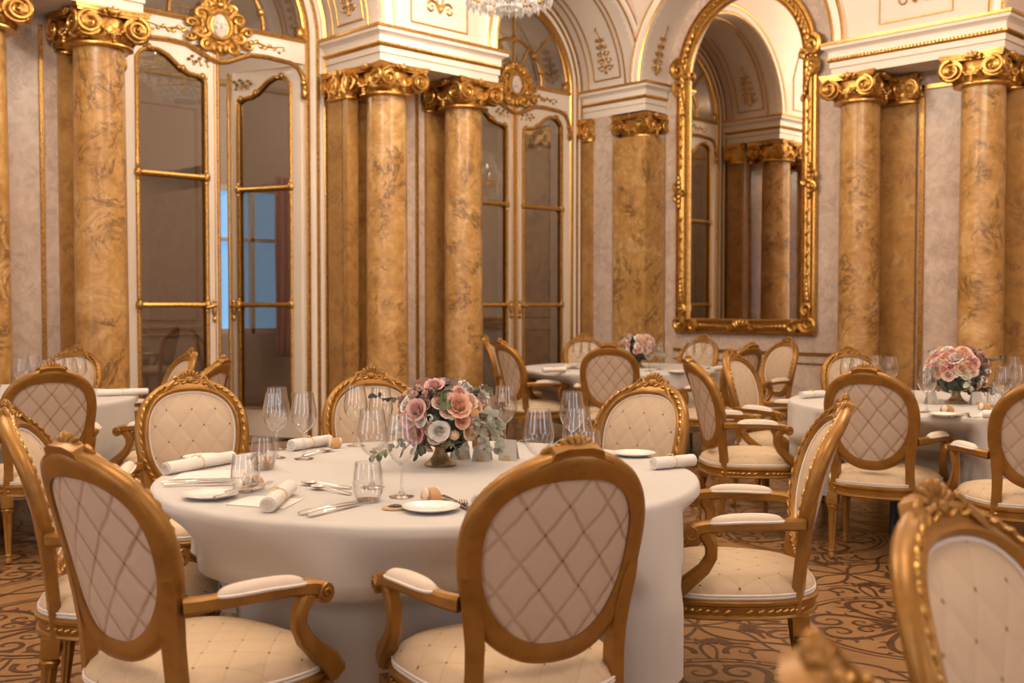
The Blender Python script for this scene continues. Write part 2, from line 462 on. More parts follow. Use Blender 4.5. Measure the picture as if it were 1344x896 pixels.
        m.tube(pp, .0045, 5, True); m.build('welt', M['white_welt'], pad)
    return root
# ------------------------------------------------------------------ the hall. +Y runs along the left wall, +X along the back wall
FX, CX, WX, DX = -8.20, -8.43, -8.78, -9.13        # entablature front, column axis, pier face, door plane (left wall)
FY, CY, WY = 9.95, 10.12, 10.46                    # the same for the back wall
ZC, ZE, ZS = 3.33, 3.62, 3.94                      # capital foot, entablature foot, arch spring
ZT = 6.2
XR, YR = 3.4, -3.4                                 # walls behind the photographer
PIERS_L = [(.55, 1.0), (2.62, 3.92), (6.28, 7.76)]
BAYS_L = [(5.10, 1.18), (8.905, 1.145)]
# floor: parquet with dark scrolling inlay
def floor():
    m = mat('inlaid_parquet', (.30,.16,.066), .28); t = NT(m); v = t.coord(False)
    br = t.n('TexBrick'); br.inputs['Scale'].default_value = 1.; br.inputs['Brick Width'].default_value = .9; br.inputs['Row Height'].default_value = .14
    br.inputs['Mortar Size'].default_value = .0025; br.inputs['Color1'].default_value = (.31,.165,.066,1); br.inputs['Color2'].default_value = (.26,.135,.052,1); br.inputs['Mortar'].default_value = (.2,.1,.04,1)
    t.l(v, br.inputs['Vector'])
    n = t.noise(v, 3., 5, .6, .3)
    t.l(t.mix(.5, br.outputs[0], t.mix(n.outputs['Fac'], (.22,.11,.045), (.37,.205,.09))), t.b.inputs['Base Color'])
    dk = mat('dark_inlay', (.075,.033,.013), .3)
    mb = MB(); mb.box((-9.2,YR,-.1), (XR,11.2,0)); mb.cur = 1
    Z = .0008
    zc = [0]
    def ribbon(pts, w):
        zc[0] += 1; Z = .0006+(zc[0]*37 % 211)*5e-6
        n = len(pts); vs = []; fs = []
        for i, p in enumerate(pts):
            a = pts[max(i-1,0)]; b = pts[min(i+1,n-1)]; tx, ty = b[0]-a[0], b[1]-a[1]; l = math.hypot(tx,ty) or 1
            h = w(i/(n-1))/2 if callable(w) else w/2
            vs += [(p[0]-ty/l*h, p[1]+tx/l*h, Z), (p[0]+ty/l*h, p[1]-tx/l*h, Z)]
        for i in range(n-1): fs.append((2*i, 2*i+1, 2*i+3, 2*i+2))
        mb.add(vs, fs)
    def motif(T):
        def P(x, y): return T(x, y)
        tap = lambda w: (lambda u: w*(1-.75*u))
        for r in (.60, .645): ribbon([P(r*cos(a), r*sin(a)) for a in (2*PI*k/48 for k in range(49))], .016 if r < .62 else .009)
        for q in range(4):
            for sg in (-1, 1):
                def Q(x, y):
                    y *= sg; c, s = cos(q*PI/2), sin(q*PI/2); return P(x*c-y*s, x*s+y*c)
                sp = spiral(1.35, .155, .018, 30, -PI/2, 1)
                ribbon([Q(.10+.3*k/10, .02+.055*(k/10)**2) for k in range(11)], .026)
                ribbon([Q(.38+x, .23+y) for x, y in sp], tap(.034))
                sp2 = spiral(1.1, .075, .012, 20, PI, -1)
                ribbon([Q(.235+x, .135+y) for x, y in sp2], tap(.022))
                for k in range(7):       # acanthus lobes along the outer turn
                    a = -PI/2+.55*k; x0, y0 = .38+.165*cos(a), .23+.165*sin(a)
                    ribbon([Q(x0+.055*u*cos(a+.5*u), y0+.055*u*sin(a+.5*u)) for u in (0,.35,.7,1)], lambda u: .026*(1-u*.9))
                sp3 = spiral(1.2, .11, .014, 26, PI*.9, -1)
                ribbon([Q(.68+x, .42+y) for x, y in sp3], tap(.028))
                ribbon([Q(.62+.2*k/12, .30+.10*sin(k/12*PI)-.02*k/12) for k in range(13)], .017)
                for k in range(4): ribbon([Q(.74-.05*k+.05*u, .62+.02*k+.05*u*(1-.4*k)) for u in (0,.4,.8,1)], lambda u: .03*(1-u*.85))
            c, s = cos(q*PI/2+PI/4), sin(q*PI/2+PI/4)
            for w in (-.5, -.2, .2, .5):
                ribbon([P((.06+.17*u)*cos(q*PI/2+PI/4+w*u), (.06+.17*u)*sin(q*PI/2+PI/4+w*u)) for u in (0,.3,.6,1)], lambda u: .035*sin(PI*min(1,u*.9+.1)))
        for sg in (-1, 1):               # interlaced waves along the tile edges
            for e in (.875,):
                ribbon([P(-.875+1.75*k/40, e+sg*.085*sin(4*PI*k/40)) for k in range(41)], .017)
                ribbon([P(e+sg*.085*sin(4*PI*k/40), -.875+1.75*k/40) for k in range(41)], .017)
        for qx in (-1, 1):
            for qy in (-1, 1):
                for k in range(9):
                    a = k*PI/8*.9; ribbon([P(qx*(.60+.10*u*cos(a)+.0), qy*(.68+.10*u*sin(a))) for u in (.25,.5,.8,1)], lambda u: .026*sin(PI*min(1, u*.85+.12)))
                ribbon([P(qx*(.46+.18*sin(k/14*PI)), qy*(.80-.36*k/14)) for k in range(15)], .014)
                ribbon([P(qx*(.80-.36*k/14), qy*(.46+.18*sin(k/14*PI))) for k in range(15)], .014)
    K = .72
    for i in range(-7, 2):
        for j in range(-1, 8):
            x, y = .45+i*1.75*K, .55+j*1.75*K
            motif((lambda x, y: (lambda a, b: (x+a*K, y+b*K)))(x, y))
    o = mb.build('floor', [m, dk], smooth=False, recalc=False); struct(o); return o
floor()
# walls ---------------------------------------------------------------------------------
def arch_strip(mb, P, c, r, z0, zt, u0, u1, n=40):
    """wall from u0 to u1 above the arch (c,r,z0), P(u,z)"""
    us = sorted(set([u0, u1]+[c-r*cos(PI*k/n) for k in range(n+1)]))
    lo = lambda u: z0+math.sqrt(max(0, r*r-(u-c)**2))
    for a, b in zip(us, us[1:]):
        if a < c-r-1e-6 or b > c+r+1e-6: za = zb = z0
        else: za, zb = lo(a), lo(b)
        mb.add([P(a, za), P(b, zb), P(b, zt), P(a, zt)], [(0,1,2,3)])
def arch_pts(c, r, z0, n=40): return [(c-r*cos(PI*k/n), z0+r*sin(PI*k/n)) for k in range(n+1)]
LW = lambda d: (lambda u, z: (d, u, z))
BW = lambda d: (lambda u, z: (u, d, z))
mb = MB()
for a, b in PIERS_L[1:]: mb.box((DX-.25,a,0), (WX,b,ZE))
mb.box((DX-.25,YR,0), (WX,1.6,ZE))
mb.box((DX-.25,1.6,0), (DX-.02,2.62,ZT))
mb.box((DX-.25,10.05,0), (-8.62,10.7,ZE))
wl = mb.build('wall_left', M['marble_pink'], smooth=False); struct(wl)
# upper wall, left: spandrels, piers and barrel soffits
mb = MB(); P = LW(FX-.04)
segs = [(YR, 3.92, None), (3.92, 6.28, BAYS_L[0]), (6.28, 7.76, None), (7.76, 10.05, BAYS_L[1]), (10.05, 10.6, None)]
for a, b, bay in segs:
    if bay is None: mb.add([P(a,ZS-.02),P(b,ZS-.02),P(b,ZT),P(a,ZT)], [(0,1,2,3)])
    else: arch_strip(mb, P, bay[0], bay[1], ZS, ZT, a, b)
for c, r in BAYS_L:
    ap = arch_pts(c, r, ZS)
    mb.rings([[(FX-.04,u,z) for u, z in ap], [(DX-.02,u,z) for u, z in ap]], cap=False) if False else mb.add([(x,u,z) for x in (FX-.04, DX-.05) for u, z in ap], [(i, i+1, 41+i+1, 41+i) for i in range(40)])
o = mb.build('wall_left_upper', M['plaster_pink'], angle=20); struct(o); wlu = o
# back wall
PD = (-5.65, -3.95); PDX = -3.78
BAYS_B = [(-6.875, 1.225), (-2.6, 1.35)]
mb = MB()
mb.box((-8.12,WY,0), (PDX,WY+.3,ZT)); mb.box((PDX-.4,WY,0), (PDX,11.1,ZE+.1))
mb.box((PDX,11.0,0), (-1.25,11.25,ZT)); mb.box((-1.25,WY,0), (XR,11.2,ZE))
wb = mb.build('wall_back', M['marble_pink'], smooth=False); struct(wb)
mb = MB(); P = BW(FY+.04)
for a, b, bay in [(-8.24,-8.1,None), (-8.1,-5.65,BAYS_B[0]), (-5.65,-3.95,None), (-3.95,-1.25,BAYS_B[1]), (-1.25,XR,None)]:
    if bay is None: mb.add([P(a,ZS-.02),P(b,ZS-.02),P(b,ZT),P(a,ZT)], [(0,1,2,3)])
    else: arch_strip(mb, P, bay[0], bay[1], ZS, ZT, a, b)
for (c, r), dd in zip(BAYS_B, (WY+.01, 11.05)):
    ap = arch_pts(c, r, ZS)
    mb.add([(u,y,z) for y in (FY+.04, dd) for u, z in ap], [(i, i+1, 41+i+1, 41+i) for i in range(40)])
o = mb.build('wall_back_upper', M['plaster_pink'], angle=20); struct(o); wbu = o
# walls behind the photographer with tall daylight windows
M['daylight'] = mat('daylit_pane', (.8,.85,.9), .3, 0, .5, (.68,.81,1.0), 6.5)
def plain_wall(name, P, u0, u1, wins, d):
    mb = MB()
    cuts = [u0]+[x for c, w in wins for x in (c-w, c+w)]+[u1]
    for i in range(0, len(cuts), 2): mb.box(P(cuts[i],0,0), P(cuts[i+1],ZT,d))
    for c, w in wins: mb.box(P(c-w,0,0), P(c+w,.5,d)); mb.box(P(c-w,3.7,0), P(c+w,ZT,d))
    o = mb.build(name, M['plaster_pink'], smooth=False); struct(o); return o
wr = plain_wall('wall_right', lambda u, z, d: (XR+d, u, z), YR, 11.2, [(-1.2,.8), (3.0,.8)], .25)
wf = plain_wall('wall_front', lambda u, z, d: (u, YR-d, z), DX, XR, [(-5.6,.8), (-1.4,.8)], .25)
wn = 0
for (P, cs) in ((lambda u, z, d: (XR+d, u, z), (-1.2,3.0)), (lambda u, z, d: (u, YR-d, z), (-5.6,-1.4))):
    for c in cs:
        wn += 1
        mb = MB(); w = .80
        for a, b in ((c-w,c-w+.06), (c+w-.06,c+w), (c-.03,c+.03)): mb.box(P(a,.5,.02), P(b,3.7,.12))
        for a, b in ((.5,.58), (3.62,3.7), (1.55,1.60), (2.6,2.65)): mb.box(P(c-w,a,.03), P(c+w,b,.11))
        wo = mb.build('window_%d' % wn, M['door_white'], smooth=False); struct(wo)
        mb = MB(); mb.box(P(c-w,.5,.13), P(c+w,3.7,.15)); mb.build('pane', M['daylight'], wo, smooth=False)
mb = MB(); mb.box((DX,YR,ZT), (XR,11.2,ZT+.1)); struct(mb.build('ceiling', M['plaster'], smooth=False))

# entablatures: a moulded band mitred round each pier -----------------------------------
ENT = [(-.02,ZE),(.0,ZE),(.0,ZE+.075),(.012,ZE+.08),(.012,ZE+.135),(.020,ZE+.140),(.034,ZE+.155),(.034,ZE+.175),(.022,ZE+.182),(.022,ZE+.235),(.045,ZE+.255),(.075,ZE+.268),(.078,ZE+.295),(.092,ZE+.300),(.094,ZE+.325),(-.02,ZE+.326)]
ENTM = [0,0,1,0,1,1,1,0,0,0,0,0,1,1,0,0]
def entab(name, path, zoff=0.):
    n = len(path); rs = []
    for i, p in enumerate(path):
        def nrm(a, b):
            tx, ty = b[0]-a[0], b[1]-a[1]; l = math.hypot(tx,ty); return (ty/l, -tx/l)
        n1 = nrm(path[i-1], p) if i else nrm(p, path[1]); n2 = nrm(p, path[i+1]) if i < n-1 else n1
        k = 1+n1[0]*n2[0]+n1[1]*n2[1]; mx, my = (n1[0]+n2[0])/k, (n1[1]+n2[1])/k
        rs.append([(p[0]+mx*o, p[1]+my*o, z) for o, z in ENT])
    mb = MB(); b0 = 0; mb.rings(rs); L = len(ENT)
    for q in range((n-1)*L): mb.mi[q] = ENTM[q % L]
    for z in (ZE+.001, ZE+.325): mb.add([(x,y,z) for x, y in path], [tuple(range(n))])
    # carved bead row
    mb.cur = 1
    for a, b in zip(path, path[1:]):
        l = math.hypot(b[0]-a[0], b[1]-a[1]); k = int(l/.035); nx, ny = (b[1]-a[1])/l, -(b[0]-a[0])/l
        for i in range(k):
            u = (i+.5)/k; mb.ell((a[0]+(b[0]-a[0])*u+nx*.036, a[1]+(b[1]-a[1])*u+ny*.036, ZE+.166), (.011,.011,.011), 5, 3)
    o = mb.build(name, [M['plaster'], M['gold_bright']], angle=20); struct(o); return o
# path direction keeps the room on the right-hand normal
E1 = entab('trim_1', [(DX,7.78),(FX,7.78),(FX,6.26),(DX,6.26)][::-1] if False else [(DX,6.26),(FX,6.26),(FX,7.78),(DX,7.78)])
entab('trim_2', [(DX,2.60),(FX,2.60),(FX,3.94),(DX,3.94)])
entab('trim_3', [(DX,10.05),(-8.1,10.05),(-8.1,10.44)])
entab('trim_4', [(PD[0],10.44),(PD[0],FY),(PD[1],FY),(PD[1],11.0)])
# arch rims -------------------------------------------------------------------------------
def rim(name, P, c, r, w0, w1, d0, d1, parent=None):
    mb = MB(); ap = [(c-r*cos(PI*k/48), ZS+r*sin(PI*k/48), -cos(PI*k/48), sin(PI*k/48)) for k in range(49)]
    pr = [(w0,d0),(w0,d1),(w0+.02,d1+.012),(w0+.035,d1),(w0+.045,d1-.01),((w0+w1)/2,d1-.004),(w1-.045,d1-.01),(w1-.035,d1+.006),(w1-.02,d1+.012),(w1,d1),(w1,d0)]
    ms = [0,1,1,0,0,0,0,1,1,0,0]
    mb.sweep([(lambda u, z, nx, nz: (lambda n, d: P(u+nx*n, z+nz*n, d)))(*a) for a in ap], pr, False, True, ms)
    o = mb.build(name, [M['plaster'], M['gold_bright']], parent, angle=25); struct(o); return o
PL = lambda u, z, d: (FX-.04+d, u, z)
PB = lambda u, z, d: (u, FY+.04-d, z)
rim('trim_5', PL, BAYS_L[0][0], BAYS_L[0][1], 0, .15, -.02, .05)
rim('trim_6', PL, BAYS_L[1][0], BAYS_L[1][1], 0, .15, -.02, .05)
rim('trim_7', PB, BAYS_B[0][0], BAYS_B[0][1], 0, .15, -.02, .05)
rim('trim_8', PB, BAYS_B[1][0], BAYS_B[1][1], 0, .15, -.02, .05)
# gilt lines, panels and arabesques on the upper walls (children of the wall they belong to)
def arabesque(name, P, c, z, h, parent, w=1.):
    mb = MB()
    mb.tube([P(c+.012*sin(9*k/12), z+h*k/12, .012) for k in range(13)], [.012-.007*k/12 for k in range(13)], 5)
    for k in range(5):
        zz = z+h*(.08+.17*k); r = (.058-.007*k)*w*h/.45
        for s in (-1, 1):
            mb.tube([P(c+s*(r*.9+x*s*0+s*0)+s*x, zz+y, .012) for x, y in spiral(1.1, r*.8, r*.15, 14, PI, -1)], [.010-.006*i/13 for i in range(14)], 5)
            mb.ell(P(c+s*r*1.7, zz+r*.3, .010), (.014,.014,.02), 6, 4)
    mb.ell(P(c, z+h+.02, .012), (.012,.012,.03), 6, 5)
    mb.ell(P(c, z+.0, .012), (.022,.022,.022), 6, 5)
    mb.build(name, M['gold_bright'], parent)
def line(mb, pts, r=.010, closed=False): mb.tube(pts, r, 6, closed)
mb = MB()
for c, r in BAYS_L:
    for x in (FX-.20, DX+.16):
        line(mb, [(x,u,z) for u, z in arch_pts(c, r-.008, ZS+.0)])
    for sgn in (-1, 1):
        a0 = .10; pr = [(FX-.26, .10), (DX+.24, .10)]
        arcs = [(c+sgn*(r-.008)*cos(a), ZS+(r-.008)*sin(a)) for a in (.10+k*.05 for k in range(22))]
        line(mb, [(FX-.27,u,z) for u, z in arcs]); line(mb, [(DX+.25,u,z) for u, z in arcs]); line(mb, [(FX-.27,*arcs[0]), (DX+.25,*arcs[0])])
mb.build('gilt_lines', M['gold_bright'], wlu)
for c, r in BAYS_L:
    for sgn in (-1, 1):
        arabesque('gilt_arabesque', lambda u, z, d: (FX-.48+u, c+sgn*((r-d)*cos((z-ZS)/r)), ZS+(r-d)*sin((z-ZS)/r)), 0, ZS+.2, .50, wlu)
# panels on the pier faces
mb = MB()
for (P, c) in ((PL, 7.02), (PL, 3.2), (PB, -4.8)):
    w = .36
    line(mb, [P(c-w,ZS+.12,.004), P(c+w,ZS+.12,.004), P(c+w+.0,ZS+.55,.004), P(c+w*.5,ZS+1.0,.004), P(c-w*.5,ZS+1.0,.004), P(c-w,ZS+.55,.004)], .011, True)
    for s in (-1, 1):
        mb.tube([P(c+s*(.10+x), ZS+.30+y, .010) for x, y in spiral(1.3, .085, .012, 20, PI, 1 if s < 0 else -1)] if False else [P(c+s*(.11+x), ZS+.30+y, .010) for x, y in spiral(1.3, .085, .012, 20, PI, -1)], [.014-.009*i/19 for i in range(20)], 5)
        mb.tube([P(c+s*(.02+.13*k/6), ZS+.34+.16*sin(k/6*2.2), .010) for k in range(7)], [.004,.009,.012,.012,.010,.007,.003], 5)
    mb.ell(P(c, ZS+.30, .01), (.03,.03,.045), 8, 6)
mb.build('gilt_panels', M['gold_bright'], wlu)
for sg in (-1, 1):
    arabesque('gilt_arabesque', lambda u, z, d: (BAYS_B[0][0]+sg*(BAYS_B[0][1]-d)*cos((z-ZS)/BAYS_B[0][1]), 10.23+u*.8, ZS+(BAYS_B[0][1]-d)*sin((z-ZS)/BAYS_B[0][1])), 0, ZS+.12, .52, wbu, .9)
# groin lines where the two vaults meet over the corner pier
mb = MB()
for k in range(2):
    line(mb, [(FX-.02+.02*k, 10.05-.05*k, ZS+.02), (FX-.0, 10.05+.02, ZS+.6), (FX+.0, 10.05, ZS+1.6)], .012)
mb.build('gilt_lines', M['gold_bright'], wbu)
# gold trim on the marble
mb = MB()
for x in (-4.93, -4.36): mb.box((x-.022,WY-.03,.3), (x+.022,WY,ZE-.12)); 
mb.box((-4.95,WY-.03,ZE-.16), (-4.34,WY,ZE-.12))
mb.box((-7.98,WY-.02,.80), (PD[0],WY,.83)); mb.box((-7.98,WY-.012,.70), (PD[0],WY,.715))
mb.build('gilt_trim', M['gold_bright'], wb, smooth=False)
mb = MB()
for y in (3.06, 3.36, 6.86, 7.16): mb.box((WX,y-.014,.3), (WX+.025,y+.014,ZE-.08))
mb.build('gilt_trim', M['gold_bright'], wl, smooth=False)

# columns with Ionic capitals ---------------------------------------------------------------
def make_capital():
    mb = MB()
    mb.lathe([(.205,0),(.225,.008),(.225,.022),(.205,.03),(.20,.045)], 32)
    mb.lathe([(.19,.04,0),(.215,.055,1),(.228,.085,1),(.232,.12,1),(.21,.145,0)], 64, (0,0,0), 16, .12)
    # concave abacus
    n = 10; poly = []
    for q in range(4):
        for k in range(n):
            u = -1+2*k/n; x = .258*u; y = -.258+.035*(1-u*u)
            c, s = cos(q*PI/2), sin(q*PI/2); poly.append((x*c-y*s, x*s+y*c))
    for z0, z1, g in ((.225,.245,.93),(.245,.268,.97),(.268,.283,1.0)):
        mb.prism([(x*g, y*g) for x, y in poly], lambda x, y: (x,y,z0), lambda x, y: (x,y,z1))
    mb.lathe([(.2,.12),(.205,.2),(.19,.228)], 32)
    for q in range(4):
        R = Matrix.Rotation(q*PI/2, 4, 'Z'); mb.T = R
        mb.ell((0,-.232,.252), (.028,.022,.030), 8, 6)
        for k in range(-2, 3): mb.ell((.03*k,-.236,.272-.012*abs(k)), (.013,.012,.026), 6, 4, Matrix.Rotation(.4*k, 3, 'Y'))
        # garland hanging between the volutes
        for k in range(9):
            u = -1+k/4; mb.ell((.075*u,-.236-.006*(1-u*u),.120-.045*(1-u*u)+.006*(k % 2)), (.015,.013,.016), 6, 5)
        for k in range(3): mb.ell((0,-.235,.075-.022*k), (.022-.005*k,.016,.018), 6, 5)
    mb.T = None
    cap = mb.build('capital', M['gold'])
    for q in range(4):
        mb = MB()
        for s in (-1, 1):
            mb.T = Matrix.Rotation(q*PI/2 + (0 if s < 0 else -PI/2), 4, 'Z') @ Matrix.Translation((s*-1*-.186 if s < 0 else -.186, -.222, .150)) @ Matrix.Rotation((.42 if s < 0 else -.42)*-1, 4, 'Z')
            sg = 1 if s < 0 else -1
            if s < 0: mb.T = Matrix.Rotation(q*PI/2, 4, 'Z') @ Matrix.Translation((.166,-.240,.142)) @ Matrix.Rotation(.06, 4, 'Z')
            else: mb.T = Matrix.Rotation(q*PI/2+PI/2, 4, 'Z') @ Matrix.Translation((-.166,-.240,.142)) @ Matrix.Rotation(-.06, 4, 'Z')
            mb.tube([(sg*x, -.012*(1-i/39), y) for i, (x, y) in enumerate(spiral(2.4, .088, .012, 40, PI/2, -1))], [.0155-.0085*i/39 for i in range(40)], 6)
            mb.rings([[(.092*cos(a), yy, .092*sin(a)) for a in (2*PI*k/24 for k in range(24))] for yy in (.012, .06)])
            mb.ell((0,-.010,0), (.013,.013,.013), 8, 6)
        mb.T = None
        mb.build('volute', M['gold'], cap)
    return cap
def make_column():
    root = empty('marble_column')
    mb = MB(); N = 14
    mb.lathe([(.203-.013*(u**1.6) if u < 1 else .19, .26+(ZC-.26)*u) for u in (k/N for k in range(N+1))], 40)
    mb.build('shaft', M['marble'], root)
    mb = MB(); mb.box((-.255,-.255,.001), (.255,.255,.10))
    mb.lathe([(.245,.10),(.255,.12),(.245,.15),(.225,.16),(.215,.185),(.24,.20),(.24,.225),(.21,.24),(.205,.262)], 40)
    mb.build('base', M['marble_dark'], root, angle=30)
    c = make_capital(); c.parent = root; c.location = (0,0,ZC); c.scale = (1.15,1.15,1.)
    return root
col0 = make_column()
COLS = [(CX, 2.78, 'golden marble column cut off by the left edge of the photo'),
        (CX, 3.68, 'thick golden marble column just left of the glazed double door'),
        (CX, 6.51, 'golden marble column at the projecting corner, right of the open door'),
        (CX, 7.50, 'golden marble column beside the farther double door, just left of it'),
        (-5.42, CY, 'golden marble column to the right of the arched wall mirror'),
        (-4.20, CY, 'rightmost golden marble column, beyond the flowers on the right-hand table')]
for i, (x, y, l) in enumerate(COLS):
    o = col0 if i == 0 else copy_tree(col0)
    o.location = (x, y, 0); tag(o, l, 'column', 'golden marble columns with gilded capitals', 'thing')
cap_src = [c for c in col0.children if c.name.startswith('capital')][0]
def pilaster(a, b, capc, capscale, rz=0., m='marble_dark'):
    mb = MB(); mb.box((a[0],a[1],0), (b[0],b[1],ZC)); 
    o = mb.build('pilaster', M[m], smooth=False); struct(o)
    c = copy_tree(cap_src, o); c.location = (*capc, ZC); c.scale = capscale; c.rotation_euler = (0,0,rz)
    return o
# responds behind the columns, on the reveals and at the corner
for y in (2.78, 3.68, 6.56, 7.46): pilaster((WX,y-.19), (WX+.04,y+.19), (WX+.0,y), (.45,.92,.97))
pilaster((-9.03,6.24), (-8.79,6.28), (-8.91,6.27), (.55,.40,.97))
pilaster((-8.77,6.235), (-8.692,6.36), (-8.76,6.30), (.5,.45,.97))
pilaster((-9.03,7.76), (-8.79,7.80), (-8.91,7.77), (.55,.40,.97))
pilaster((-9.03,3.92), (-8.79,3.96), (-8.91,3.93), (.55,.40,.97))
pilaster((-9.06,10.01), (-8.90,10.05), (-8.98,10.04), (.45,.35,.97))
pilaster((-8.60,10.07), (-8.11,10.43), (-8.36,10.27), (1.12,.88,.97), m='marble')
pilaster((-5.38,WY-.05), (-4.98,WY), (-5.14,WY-.02), (.85,.5,.97))
pilaster((-4.34,WY-.05), (PDX,WY), (-4.16,WY-.02), (.9,.5,.97))
pilaster((PDX,10.55), (PDX+.04,10.95), (PDX+.02,10.75), (.45,.9,.97))
# ------------------------------------------------------------------ doors in the arched bays
LW_ = .92; ZL = 3.68
def ogee(a):                       # head of the pane; a = distance from the hinge
    pts = [(.13,3.50),(.17,3.555),(.24,3.59),(.33,3.59),(.42,3.555),(.49,3.50),(.56,3.45),(.63,3.42),(.70,3.415),(.75,3.405),(.785,3.36)]
    for (x0,z0),(x1,z1) in zip(pts, pts[1:]):
        if x0 <= a <= x1: return z0+(z1-z0)*(a-x0)/(x1-x0)
    return 3.3
def make_leaf(parent, c, hinge, opening):
    """hinge -1/+1: which jamb; opening: radians swung away into the next room"""
    leaf = empty('door_leaf', parent=parent)
    s = -hinge
    ca, sa = cos(opening), sin(opening)
    hu = c+hinge*LW_
    def P(a, z, d):                # a from the hinge, d towards the hall
        return Vector((DX+d*ca - a*sa, hu + s*(a*ca) + s*d*sa, z))
    T = .022
    def bx(mb, a0, a1, z0, z1, d0=-T, d1=T):
        vs = [P(a, z, d) for z in (z0, z1) for d in (d0, d1) for a in (a0, a1)]
        mb.add(vs, [(0,1,3,2),(4,6,7,5),(0,4,5,1),(2,3,7,6),(0,2,6,4),(1,5,7,3)])
    mb = MB(); e = .012
    bx(mb, e, .13, .02, ZL); bx(mb, .785, LW_-.004, .02, ZL); bx(mb, .13, .785, .02, .30)
    n = 26; us = [.13+(.655)*k/n for k in range(n+1)]
    for d in (-T, T):
        mb.add([P(a, ogee(a), d) for a in us]+[P(a, ZL, d) for a in us], [(i, i+1, n+2+i, n+1+i) for i in range(n)])
    mb.add([P(a, ogee(a), -T) for a in us]+[P(a, ogee(a), T) for a in us], [(i, i+1, n+2+i, n+1+i) for i in range(n)])
    bx(mb, .12, .80, ZL-.01, ZL)
    lf = mb.build('leaf_frame', M['door_white'], leaf, smooth=False)
    # glass
    for k, (z0, z1) in enumerate(((.30,1.33),(1.35,2.49))):
        mb = MB(); bx(mb, .13, .785, z0, z1, -.004, .004); mb.build('pane', M['pane'], leaf, smooth=False)
    mb = MB(); vs = []
    for d in (-.004, .004): vs += [P(a, 2.51, d) for a in us]+[P(a, ogee(a)+.002, d) for a in us]
    m2 = 2*(n+1); fs = []
    for o in (0, m2): fs += [(o+i, o+i+1, o+n+2+i, o+n+1+i) for i in range(n)]
    mb.add(vs, fs); mb.build('pane', M['pane'], leaf, smooth=False)
    # gilt mouldings
    mb = MB()
    for d in (T, -T):
        out = [P(.13,.30,d), P(.13,1.9,d)]+[P(a, ogee(a), d) for a in us]+[P(.785,1.9,d), P(.785,.30,d)]
        mb.tube(out, .021, 8, True)
        for z in (1.34, 2.50):
            mb.tube([P(.13,z,d), P(.45,z,d), P(.785,z,d)], .024, 8)
            for a in (.13, .785):
                mb.ell(P(a,z,d*1.2), (.035,.035,.05), 8, 6)
                for q in (-1, 1): mb.ell(P(a,z+q*.055,d*1.2), (.022,.022,.03), 6, 5)
    mb.tube([P(LW_-.012,.02,T), P(LW_-.012,1.8,T), P(LW_-.012,ZL,T)], .017, 8)
    mb.tube([P(LW_-.05,.02,T), P(LW_-.05,ZL,T)], .006, 6)
    # clasps and sprays on the head
    for a in (.24, .56, .75):
        z = ogee(a)
        mb.ell(P(a,z+.005,T+.01), (.03,.03,.034), 8, 6); mb.ell(P(a-.035,z+.012,T+.005), (.02,.02,.018), 6, 5); mb.ell(P(a+.035,z-.008,T+.005), (.02,.02,.018), 6, 5)
    for k in range(7):
        a = .62+.035*k; mb.ell(P(a, 3.55+.028*sin(k*2.1)+.006*k, T+.004), (.02,.02,.016), 6, 4)
        if k % 2: mb.tube([P(a,3.55,T+.004), P(a+.015,3.50,T+.006), P(a+.03,3.515,T+.004)], .007, 5)
    mb.build('gilt_moulding', M['gold_bright'], leaf)
    # handle
    mb = MB(); a = .852
    mb.ell(P(a,1.30,T+.006), (.024,.024,.075), 10, 8); mb.ell(P(a,1.375,T+.01), (.02,.02,.02), 8, 6); mb.ell(P(a,1.21,T+.008), (.022,.022,.03), 8, 6)
    mb.tube([P(a,1.33,T), P(a,1.33,T+.05), P(a-.03,1.332,T+.062), P(a-.08,1.325,T+.06), P(a-.10,1.315,T+.055)], [.012,.011,.012,.012,.008], 8)
    mb.build('handle', M['brass'], leaf)
    return leaf
